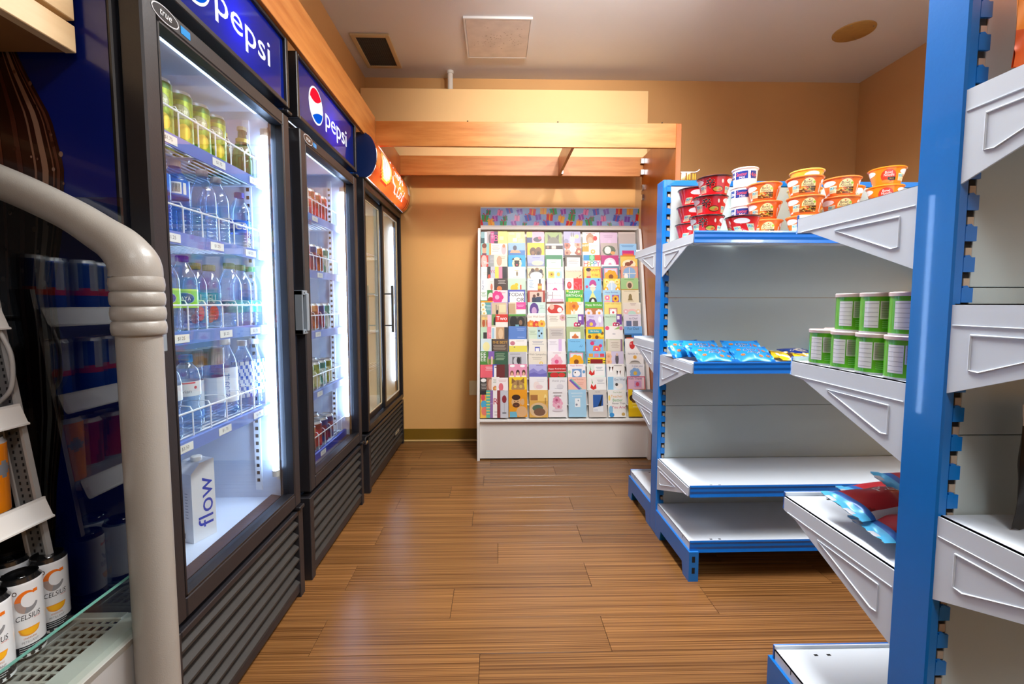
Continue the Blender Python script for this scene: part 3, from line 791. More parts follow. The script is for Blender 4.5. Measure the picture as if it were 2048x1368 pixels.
# ---- the cards: each its own object; print described by a small shape language
def card_mesh(wd, ht, bg, spec, vis):
    m = MB(); m.box(-wd / 2, wd / 2, 0, .0022, 0, ht, 0, bg)
    e = [.0]
    def fn():
        e[0] += .00012; k = e[0]
        return lambda u, v: (-wd / 2 + u * wd, -k, ht - vis + v * vis)
    asp = wd / vis
    cl = lambda a: min(1, max(0, a))
    for s in [q for q in spec.split(';') if q.strip()]:
        t = s.split(); k = t[0]; v = []
        for q in t[1:]:
            try: v.append(float(q) if not (len(q) in (3, 6) and '.' not in q) else q)
            except ValueError: v.append(q)
        if k == 'r': m.pane(fn(), [(v[0], v[1]), (v[2], v[1]), (v[2], v[3]), (v[0], v[3])], v[4])
        elif k == 'e':
            F_ = fn(); cx, cy, rx, ry = v[:4]; q_ = lambda u: ry * math.sqrt(max(0, 1 - ((u - cx) / rx) ** 2))
            a, b = max(0, cx - rx), min(1, cx + rx)
            m.strip(F_, a, b, lambda u: cl(cy - q_(u)), lambda u: cl(cy + q_(u)), 12, v[4])
        elif k == 't': # text size colour x y
            F_ = fn(); V, Fs, w_, hh = text_tris(t[1].replace('_', ' ')); sz = v[1] * vis; kk = min(sz / hh, .94 * wd / w_)
            m.add([F_(v[3] + a * kk / wd, v[4] + b * kk / vis) for a, b in V], Fs, v[2])
        elif k == 'l': # text lines x0 x1 y n colour
            for i in range(int(v[3])):
                y = v[2] - i * .11; m.pane(fn(), [(v[0] + .04 * (i % 2), y), (v[1] - .05 * ((i + 1) % 3), y), (v[1] - .05 * ((i + 1) % 3), y + .035), (v[0] + .04 * (i % 2), y + .035)], v[4])
        elif k == 'f': # flower cx cy r petal centre
            cx, cy, r = v[:3]
            for i in range(7):
                a = i * 2 * PI / 7; F_ = fn(); px, py = cx + r * .6 * math.cos(a) / asp, cy + r * .6 * math.sin(a); rx, ry = r * .42 / asp, r * .42
                q_ = lambda u: ry * math.sqrt(max(0, 1 - ((u - px) / rx) ** 2)); m.strip(F_, cl(px - rx), cl(px + rx), lambda u: cl(py - q_(u)), lambda u: cl(py + q_(u)), 6, v[3])
            F_ = fn(); rx = r * .35 / asp; q_ = lambda u: r * .35 * math.sqrt(max(0, 1 - ((u - cx) / rx) ** 2)); m.strip(F_, cl(cx - rx), cl(cx + rx), lambda u: cl(cy - q_(u)), lambda u: cl(cy + q_(u)), 8, v[4])
        elif k == 'b': # frame colour width
            w_ = v[1]
            for q in ((0, 0, 1, w_), (0, 1 - w_, 1, 1), (0, 0, w_, 1), (1 - w_, 0, 1, 1)): m.pane(fn(), [(q[0], q[1]), (q[2], q[1]), (q[2], q[3]), (q[0], q[3])], v[0])
        elif k == 'p': # polygon colour x y x y ...
            m.pane(fn(), [(v[i], v[i + 1]) for i in range(1, len(v), 2)], v[0])
    return m
def card(desc, bg, spec, row, x, wd, place, off=0, dz=0, tilt=8):
    i = 13 - row; full = row == 13
    ht = .190; vis = ht if full else .094
    o = card_mesh(wd, ht, bg, spec, vis).build('greeting_card', 'print_paper', None, None, False)
    o.location = (x, 3.085 + i * .0235 - off, .2985 + i * .0877 + dz); o.rotation_euler = (math.radians(-tilt), random.uniform(-.012, .012), 0)
    tag(o, f'{desc} card, {place}', 'card', 'greeting cards on the rack')
TAB = '''
pale yellow pastel squares|f3e58c|r .5 .5 .75 .9 b9e0b0;r .3 .2 .55 .5 f4c6cf;r .6 .15 .9 .45 e8f0a8;r .1 .75 .4 .95 fff2b0
pink songbird|f2a7bd|r 0 0 .32 1 2b3570;r 0 .55 .32 1 e8d060;e .62 .38 .25 .2 3a3440;e .75 .5 .1 .12 c8506a
olive green grey cat|8fa463|e .5 .1 .38 .5 6d6a5e;p 57544a .18 .35 .16 .85 .36 .6;p 57544a .82 .35 .84 .85 .64 .6
lavender donkey|a9a6dc|e .52 .4 .16 .35 c9c6c4;e .47 .75 .04 .2 8a8788;e .58 .75 .04 .2 8a8788;e .78 .6 .14 .16 e6e89a;e .15 .2 .15 .2 8a86a4
white grandmother and red rose|f0ece8|e .45 .45 .25 .45 b48a6a;e .45 .3 .16 .3 d9a892;e .75 .5 .12 .2 d32a2a;l .2 .8 .9 1 d04040
lilac handwritten|cdb3cf|l .2 .8 .7 2 b08fb4;e .55 .25 .1 .15 d9b8d8
plain taupe|b3a7a4|r 0 .88 1 1 c9bdb8
blue sea and boat|8db3dd|r 0 0 1 .4 3f74b4;p d9a07c .1 .2 .75 .2 .65 .4 .18 .42;e .4 .6 .12 .2 4a4a5c
yellow two brown puppies|f6d21e|e .33 .3 .2 .35 5a3622;e .66 .3 .2 .38 6b4428;e .33 .2 .1 .15 8a6040;e .66 .18 .1 .15 3a2014;l .1 .8 .9 1 c8a010
white dark photo strip|f4f3f0|r 0 .55 1 .85 3c2a26;r .35 .58 .6 .82 d9c4b4;r .05 .6 .2 .8 8a6a5c
brown rose border|f3ece4|f .15 .8 .3 b8705a 7a3c2c;f .8 .85 .3 d8a088 a05a44;f .15 .2 .3 c89078 8a4a3a;f .85 .3 .32 a86050 f0c8a0;e .5 .5 .2 .3 fbf6ee
orange block HAPPY|f5f1ea|r 0 .3 .38 1 f09a2e;t HAPPY .18 fff .19 .8;l .45 .95 .8 2 e0d0c0;f .62 .3 .2 f0b060 fff
grey photo white bird|b7a9a4|e .5 .4 .4 .4 5f6a58;e .42 .42 .2 .3 e8e4e0;e .72 .2 .14 .14 d8a060
light blue magenta block|8fbfe6|l .1 .9 .85 2 4a7cb4;r .15 .0 .85 .45 c01a78;r .2 .05 .8 .2 e05a3a
bright blue pug dog|1f9fd6|e .5 .32 .28 .5 e7d5b4;e .5 .3 .15 .28 2b2422;e .5 .22 .05 .07 e03a4a;p 2b2422 .2 .6 .3 .8 .36 .62;p 2b2422 .8 .6 .7 .8 .64 .62;e .4 .5 .05 .08 1a1414;e .6 .5 .05 .08 1a1414
lavender sunset sky|a9aede|r 0 0 1 .35 8f9ac0;e .6 .35 .35 .2 f0dcb8;l .3 .8 .75 1 6a6ab0;r 0 0 1 .12 7a7450
dark green framed|2f7d4f|r .08 0 .92 .65 e9efe2;r .12 0 .88 .45 dfe9e4;l .3 .7 .5 2 90a890
taupe framed verse|5c4f47|r .12 0 .88 .8 eeeae4;l .2 .8 .65 4 a09a94
colourful balloons HAPPY|f7f6f2|r 0 .55 .34 1 2a8fc8;r .34 .55 .66 1 3fae6a;r .66 .55 1 1 d8402e;e .5 .78 .12 .2 8ad0a0;t H .4 e8433c .14 .3;t A .4 f2b020 .32 .28;t P .4 3fae6a .5 .3;t P .4 2a8fc8 .68 .28;t Y .4 c03a90 .86 .3
magenta with white lace|b8307a|e .5 .3 .36 .5 f0d6e4;f .5 .25 .4 fff d88ab0;r 0 0 1 .25 f5eef2
yellow brown horse|e8c560|e .5 .3 .4 .35 f3e4c0;e .45 .3 .2 .16 8a4a2c;e .65 .45 .1 .14 8a3a3a;r 0 .9 1 1 c88a20;p 8a4a2c .3 .3 .2 .05 .34 .2
white little brown bird|f6f4ef|e .52 .45 .06 .2 8a7a5c;e .5 .7 .14 .04 d8c8a0;l .3 .75 .15 1 d0c8c0
peach animals round oval|f3cfa8|e .5 .35 .44 .42 7c7468;e .5 .25 .36 .32 ffffff;e .3 .7 .1 .15 5a4a44;e .55 .78 .1 .14 8a6a4a;e .78 .62 .1 .16 4a4a50;r 0 .9 1 1 fbeee0
white honey bees|f3efe2|l .1 .9 .85 1 c8a860;r .1 .1 .47 .65 f2da7a;r .53 .1 .9 .65 a9d0e4;f .3 .4 .2 f0b030 8a5a20;e .7 .4 .1 .16 e0c050
peach wonderful birthday|f5cfae|r 0 .6 1 1 fbe4d0;t Wonderful_Birthday .14 9a5a4a .5 .62;p 7a5a4a .8 .1 .95 .35 .85 .3;e .7 .1 .04 .06 d06a4a
orange frame cartoon man|f0902a|r .06 .06 .94 .94 f7cf4a;e .3 .45 .13 .3 e8b48a;e .3 .75 .15 .15 2a1c18;r .18 .06 .42 .22 c8302e;t HAPPY .2 b82a28 .68 .7;t b'day .24 b82a28 .68 .32
slate blue sunflower frame|5f8298|r .1 .05 .9 .85 e79db4;r .16 .05 .84 .78 d8d4ec;f .5 .15 .55 f2a81c 8a4a10
tan cat at round window|d9a88c|e .5 .45 .38 .5 8ab0d8;r .48 0 .52 .9 e8e0d8;r .12 .42 .88 .47 e8e0d8;e .3 .2 .12 .25 f4f2ee;b e0605a .03
mint duck and red bottle|c4e6c8|e .35 .25 .22 .28 f2c21e;e .48 .5 .1 .15 f2c21e;r .68 .12 .76 .5 d83a2a;r .7 .5 .74 .66 f0e0c0;r 0 0 1 .1 8ac070
pale blue whiskey bottle|e4eef6|l .1 .4 .8 6 8aa8c8;r .62 .05 .86 .6 b8742a;r .69 .6 .79 .95 2a2018;r .63 .2 .85 .42 e8c860
white script purple edge|f3eff3|r .95 0 1 1 7a3a90;r 0 0 .04 1 b890c0;t Happy_Birthday .2 b49ab4 .5 .6;f .5 .05 .2 d83a80 f0a0c0
white red rose with red panel|f6efec|r .5 0 1 1 d82a34;e .25 .45 .14 .28 d8323a;e .25 .5 .07 .14 f07070;t St .6 e86068 .75 .4;l .05 .45 .85 1 d8a0a0
sky blue birthday hat|7fc4ea|e .5 .45 .22 .4 b83a8a;e .5 .2 .16 .3 f3d6bc;e .15 .3 .08 .12 d03a6a;e .85 .85 .05 .08 2a5ab0;r .3 .3 .7 .38 e8e8f0
yellow arched window|f2dc5a|e .5 .25 .34 .6 f8f6ee;e .5 .2 .28 .5 c4dcf0;r .48 0 .52 .7 fff;f .15 .15 .2 f0b020 fff;f .85 .15 .2 f0b020 fff;f .2 .75 .2 f6ee9a e0a020;f .8 .75 .2 f6ee9a e0a020
green round dog portrait|9fc88a|e .5 .45 .2 .32 d9c6a0;e .5 .42 .12 .22 6a5040;r 0 0 1 .14 b89a4a;l .2 .8 .9 1 6a9a5a
violet frame TODAY|5a62b8|r .1 0 .92 .85 fafafa;t TODAY .34 222 .5 .62;t OR .3 222 .72 .22
dark red family portrait|a8382a|r .12 .08 .88 .9 e8bfae;e .38 .55 .09 .14 6a4030;e .6 .68 .08 .14 5a3828;e .68 .4 .07 .12 7a5040;r .25 .08 .5 .45 2a3248;r .5 .08 .8 .5 2f3c58
white cursive H pink band|f3eef0|t H .55 b8a8b0 .2 .6;t onouring .14 b8a8b0 .6 .58;r .22 .02 .95 .32 eeb4c8;l .3 .9 .2 1 fff
green HAPPY BIRTHDAY|4fae3a|t HAPPY .2 fff .5 .82;t BIRTHDAY .18 fff .5 .56;r .14 .0 .86 .36 b8dc2a;e .1 .9 .06 .1 f2e05a;e .9 .5 .05 .08 f2e05a
sky blue dog in party hat|74bce8|p dfe08a .3 .35 .7 .35 .5 .95;e .5 .15 .24 .3 2c2826;e .5 .08 .1 .25 f4f2f0;e .5 .95 .06 .08 f0f0a0
light blue patchwork flowers|a8d4ec|t Happy_Birthday .15 5a6ab0 .5 .82;r .08 .2 .42 .6 f2e07a;f .25 .4 .2 e87aa8 fff;r .52 .05 .92 .62 a85aa8;f .72 .33 .26 f2b42a 7a3a2a;r .08 0 .4 .14 f0a8c0
cream crest emblem|e6dcc0|l .15 .85 .9 1 a09470;e .5 .45 .1 .25 8a7a50;p 8a7a50 .36 .2 .64 .2 .5 .75;l .35 .75 .12 1 b0a480
magenta and tan photo|e9d9c4|r .45 .45 1 1 e04a98;l .5 .95 .75 2 f8c0dc;r 0 .1 .4 .9 c4a880;r .45 0 1 .4 f6f2f2
mint woman with violet hair|cfe6dc|e .36 .4 .26 .55 5a3a8a;e .36 .3 .15 .32 c8a0c8;l .68 .95 .7 3 a0c0b8;r 0 0 1 .14 f4f4f0
white baby in red suit|f2e7de|e .5 .4 .46 .36 c83426;e .3 .6 .14 .22 e8b8a0;e .75 .35 .14 .2 f8f0ec;r 0 0 1 .1 fff;r 0 .85 1 1 7a4a34
white orange flower vase|f4efe8|r 0 0 .28 1 f0a030;f .45 .65 .4 f09018 c85a10;r .4 .05 .52 .4 e8d8b8;t day! .2 a0a0b0 .78 .8
green banner brown daisies|b8743c|r 0 .5 1 1 5cae3a;t Happy_Birthday .2 fff .5 .74;f .2 .12 .3 f6dce4 e8a030;f .8 .12 .3 f6e8ec e8a030
yellow with framed daisy|f0dc7a|t HAPPY_BIRTHDAY .12 c8a83a .5 .88;r .26 .02 .76 .55 c8886a;r .32 .02 .7 .48 f3cfd6;f .51 .2 .26 fff d04a5a
cream pastel arch|e9e2d4|l .4 .8 .9 2 b09a9a;e .5 .2 .36 .3 f0c8c4;e .5 .1 .24 .25 b8dcd0;f .15 .3 .2 e8c0c4 fff;f .85 .3 .2 e8d0b0 fff
black dog photograph|5a564e|e .3 .4 .22 .5 1a1818;e .7 .4 .24 .42 2a2622;r 0 .85 1 1 5ca040;e .7 .35 .1 .2 8a6a50;r .4 0 .6 .2 7ab0b8
white autumn fruit|f5efe6|t Get_Well_Soon .18 b08a6a .5 .82;f .2 .25 .3 e88a2a f2c84a;f .5 .2 .3 d8402e f0a030;f .8 .25 .3 f0b83a d86a2a
cream script and lily|ece6d8|l .1 .6 .8 4 a89a88;f .85 .75 .25 d8a8b0 b88a60
mint violet flower block|c9e2cc|r .66 .2 1 1 7a4aa4;r .70 .55 .86 .85 f4eef6;r .42 .02 .82 .38 f4d6e0;f .55 .2 .2 d83a6a fff;f .7 .22 .18 8a2a5a fff;l .05 .6 .75 1 7a9a80
lilac daisy and wine glass|d5cce6|f .3 .25 .4 9a6ac0 f0c84a;e .8 .6 .1 .25 f0f0f8;r .79 .1 .81 .4 a8a0c0;t Happy .16 7a6aa8 .3 .82
mint violet with pink posy|c4e0c8|r .70 .2 1 1 7446a0;r .74 .6 .88 .88 f4eef6;r .46 .02 .86 .36 f6dae4;f .6 .2 .18 d8406a fff;f .74 .18 .18 9a3060 fff;t Happy_Birthday .12 7a9a80 .36 .8
pale lilac to Dad photos|dcd8e4|l .3 .9 .9 1 a090b0;t to_Dad .16 6a6a80 .55 .68;r .15 .08 .45 .5 5a6a90;r .53 .08 .83 .5 7a7a84
plain cornflower blue|5a82c8|l .45 .95 .8 2 a8c0ea;l .5 .95 .15 1 a8c0ea
mint spotted panel|cfe0c8|r .5 .05 .85 1 a8cfe2;e .6 .7 .05 .08 2a2a30;e .75 .5 .05 .08 2a2a30;e .62 .3 .05 .08 2a2a30;l .05 .45 .65 3 90a890
beige verse with grey panel|ddd3c0|r .1 .05 .92 .85 c9c2bc;l .2 .85 .65 4 908a86
sage birthday cake|a9bc86|t birthday .14 6a8050 .6 .86;r .2 .02 .8 .6 f8f4ec;p e08a3a .3 .1 .7 .1 .5 .5;e .5 .2 .2 .12 c86a3a
yellow sunflowers teal greeting|f2c41a|f .2 .25 .4 f6d63a 8a5a10;f .6 .2 .4 f0b010 7a4a10;f .9 .5 .35 f6d63a 8a5a10;r .12 .5 .88 .8 3aa0b0;t Birthday .18 f6f0c0 .5 .65
white pink and green corners|f2efec|e .12 .85 .12 .15 e0507a;p 9ac46a .5 .75 .8 1 .95 .8;e .9 .85 .1 .15 d87aa8;e .5 .4 .1 .05 c0c0c4
blue sea For Dad|6fa8dc|t For_Dad .18 2a4a70 .5 .82;r 0 0 1 .45 3a78b8;r 0 0 .4 .35 2a2a28;r .1 .0 .5 .14 d85a3a
yellow beach under white sky|f4f2ec|r 0 0 1 .5 e6d95a;e .2 .7 .14 .16 c87a8a;e .3 .4 .04 .05 8a8a60;l .4 .9 .85 1 d0c8b8
cream verse and blue table|ebe6da|l .2 .85 .8 3 a0a0b0;r .34 .05 .62 .4 4a5ab8;r .38 .05 .58 .3 f0f0f4
white lilac ribbon|eeeaf0|r .62 0 .80 1 d8b8e0;l .1 .55 .8 3 c8c0cc;r .5 0 .95 .08 a890b0
sky blue butterfly|7cc0ea|p 2a4a90 .66 .35 .8 .6 .72 .4;p 2a4a90 .78 .35 .86 .58 .82 .38;t Thinking_of_you .12 3a6aa8 .4 .8;r .1 0 .25 .08 c03a4a;r .4 0 .55 .08 c03a4a
sky blue orange gift|84b8e4|p f0882a .36 .0 .84 .0 .8 .5 .42 .5;e .35 .68 .12 .14 d8346a;e .82 .5 .1 .12 d8346a;f .6 .25 .2 e84a7a f8f0c0;t Happy .14 c03a70 .4 .86
sage striped script|b4bb92|r .1 0 .2 1 d8d4b8;r .82 0 .92 1 8a6a8a;r .2 .1 .82 .95 d9d2c4;l .28 .75 .7 4 a89a8a
white red apple|f1f0ef|e .4 .5 .16 .3 c83034;p 5a8a3a .42 .8 .55 .95 .5 .75;e .33 .6 .05 .08 e89090
grey black and white photo|c3c4ca|r .22 0 .72 .62 6a6a6e;e .42 .3 .14 .3 c8c8cc;e .56 .35 .1 .25 2e2e32;l .1 .7 .82 1 8a8a90
cream italic verse|e8e0d0|t With_Sympathy .2 8a8478 .5 .75;l .2 .8 .5 2 b0a898;f .7 .1 .14 e8c860 fff
white pink lotus|f4eef0|f .5 .2 .45 f0b4c8 e05a8a;e .5 .65 .1 .12 f4c0d0;l .3 .8 .85 1 d8b8c0
teal pink framed sunflower|5b9a9c|r .12 .05 .88 .9 e79db4;r .18 .05 .82 .82 d8e4ec;f .5 .2 .55 f2b01c 8a4a10
blue cakes yellow stripe|7fc0ea|r 0 0 1 .5 f2d41e;r .15 0 .85 .38 8a1c1c;r .06 .55 .3 .8 e8a040;r .38 .55 .62 .8 e88aa0;r .7 .55 .94 .8 d8485a;r 0 .08 .12 .14 222;r .88 .08 1 .14 222;r 0 .26 .12 .32 222;r .88 .26 1 .32 222
lilac lady and peach flowers|cdc4dc|r 0 0 .3 1 ecd2b4;f .15 .6 .25 e8b890 d8986a;f .15 .2 .25 e8b890 d8986a;e .62 .4 .1 .4 5a565c;e .62 .75 .06 .12 d8b8a8
white line-drawn hat|f0efee|t Especially_for_you .14 5a5a70 .5 .8;f .5 .55 .15 e8b860 d8902a;e .5 .1 .3 .2 8a8680;e .5 .05 .36 .12 c8c4be
pink three little girls|ea9cba|e .18 .3 .1 .2 8a5a40;e .5 .35 .1 .22 4a2c20;e .82 .35 .1 .22 5a3828;e .18 .22 .06 .14 e8b898;e .5 .26 .06 .14 e8b898;e .82 .26 .06 .14 e8b898;r .05 0 .3 .12 f0f0d8;r .38 0 .62 .14 f4f4e0;r .7 0 .95 .14 f4f4e0;e .2 .85 .14 .1 fff;e .75 .85 .14 .1 fff
violet misty mountains|b4b2e2|p 8a86cc 0 0 0 .5 .25 .7 .5 .45 .75 .65 1 .4 1 0;p 6f6ab8 0 0 0 .3 .3 .4 .6 .25 1 .35 1 0;l .4 .85 .9 1 8078b0
red Happy Anniversary|c42a2c|t Happy_Anniversary .16 fff .5 .66;r 0 0 1 .42 3f6a3a;e .35 .2 .25 .2 c82a2c;e .75 .2 .2 .16 d83a34;r 0 .42 1 .46 f8f0e8
white dog in blue panel|f2eef0|t Happy_Birthday .14 d04a8a .5 .86;r .25 .0 .78 .62 7aa0d0;e .5 .28 .2 .24 f6f6f8;e .42 .35 .04 .06 222;e .1 .4 .08 .12 b8dca8;e .9 .4 .08 .12 6aa0d0
mint white red tulips in vase|e4efe6|p d8322c .1 .25 .18 .55 .3 .3 .42 .55 .45 .2 .25 .1;p 5a9a4a .2 .5 .16 .9 .24 .55;r .42 .1 .98 .9 f8f8f6;l .5 .9 .7 3 90a0b0
white two spotted dogs|f3f2ee|e .25 .6 .14 .25 fff;p 2a2624 .12 .8 .16 .4 .22 .75;p 5a3020 .38 .8 .34 .4 .28 .75;e .68 .3 .14 .25 fff;p 2a2624 .55 .5 .58 .12 .64 .45;p 5a3020 .8 .5 .77 .12 .72 .45;l .4 .9 .85 1 909090
white blue daisy I miss you|eef0f4|t I_miss_you .18 5a6aa0 .6 .82;f .48 .3 .42 8ab4e4 e8c050
yellow tabby cat face|f0cd2a|e .5 .15 .38 .65 b08a58;p 8a6238 .14 .5 .16 .95 .38 .7;p 8a6238 .86 .5 .84 .95 .62 .7;r .46 .4 .49 .72 5a3c20;r .52 .4 .55 .72 5a3c20;e .34 .3 .08 .12 d8c060;e .66 .3 .08 .12 d8c060
white praying hands|f1eff0|e .4 .35 .18 .3 f0e0dc;e .55 .25 .2 .16 e8ccd0;l .4 .9 .75 2 d8d4d8
white grey script|e9e8ea|t thank_you .22 a8a6ac .5 .72;e .6 .3 .2 .2 d8d6dc;l .3 .8 .15 1 c0bec4
peach rainbow ribbon|f3c2b0|t Happy_Birthday .14 c87a6a .5 .82;p 7a5ab8 .05 .75 .12 .85 .7 .1 .58 .05;p 7ac0b0 .12 .85 .18 .9 .76 .14 .7 .1;l .5 .9 .55 2 e0a090
white red tulip posy|f2f2f0|p d8322c .12 .2 .18 .5 .3 .28 .42 .5 .46 .15 .28 .05;p 5a9a4a .22 .5 .2 .9 .27 .55;l .5 .9 .75 3 9aa0b0
pale blue lamb|dfe9f0|r 0 0 .3 1 8ec4e6;e .62 .3 .22 .22 f6f4f0;e .48 .42 .08 .12 4a4440;t Get_Well .16 6a7a9a .65 .8
pink With Thanks heart|ecc4dc|b d04a5a .05;t With_Thanks .16 5a4a6a .45 .85;r .4 .2 .75 .65 d0a8d8;e .57 .42 .1 .16 e05a7a;r .82 .1 .95 .9 f4e0e4
orange pensive bearded boy|e59a1c|e .40 .55 .26 .20 d8ac7c;e .40 .72 .24 .10 3a1e14;e .40 .44 .20 .09 5a3420;e .32 .57 .03 .015 2a1810;e .5 .57 .03 .015 2a1810;r .05 .0 .45 .2 6ab0c8;e .75 .55 .1 .12 d8ac7c;e .7 .2 .3 .2 d8ac7c;e .4 .42 .06 .012 a05a48
tan bedroom with sleeping mouse|d8a850|r 0 .6 1 1 e8be66;r .05 .62 .45 .82 a8703c;e .5 .28 .5 .26 d8b890;e .45 .34 .3 .12 4f6a58;e .55 .2 .32 .14 7a5844;r .85 .5 .88 .75 6a5038;p f0d890 .78 .72 .95 .72 .9 .84 .82 .84
white pink rose sketch in clear sleeve|ece9ea|f .5 .5 .2 e8a8c0 c85a80;f .45 .62 .14 d88aa8 b04870;f .55 .38 .14 e8b8c8 c8708a;e .5 .25 .3 .05 d8ccd4;l .25 .8 .88 2 b8b0b4
light blue white panel in clear sleeve|a4cfe8|r .36 .36 .66 .68 eef4f8;l .15 .85 .85 2 d0e6f4;e .45 .45 .06 .04 8a90a0;e .55 .6 .04 .03 90a0b0
grey white airliner wing photo|d3cec8|r .24 .2 .80 .82 2f5ea8;p e8ecf0 .24 .2 .24 .35 .8 .42 .8 .2;p 1a2434 .5 .4 .66 .62 .74 .8 .78 .78 .68 .4;r .28 .22 .5 .3 d8dce4;t miss_you .05 7a7a80 .5 .92
white loud coloured lettering|f0f0ec|t You're_Just .07 6a9a3a .55 .9;t Teacher .09 e0a020 .5 .76;t Better .10 3fa04a .55 .62;t Never_Than .07 6a6a70 .6 .5;t You_Are! .10 c02a6a .6 .36;e .15 .25 .12 .16 8ac0e0;e .2 .08 .14 .08 3a90d0;e .08 .7 .06 .1 f0d060;e .85 .1 .1 .06 c8a860
yellow puppy|eccb1a|e .35 .68 .3 .14 3a2c1c;e .35 .6 .18 .1 6a4c30;r 0 0 1 .3 e0ba10;l .2 .8 .45 2 f8e88a
'''.strip().split('\n')
random.seed(21)
for n, ln_ in enumerate(TAB):
    d, bg, sp = ln_.split('|'); r, c = divmod(n, 7)
    card(d, bg, sp, r, .083 + (c + .5) * .1390 + random.uniform(-.004, .004), random.uniform(.124, .130),
         f'{ORD[r]} rack row, {ORD[6 - c]} pocket from wood panel', random.uniform(0, .002), random.uniform(-.002, .004))
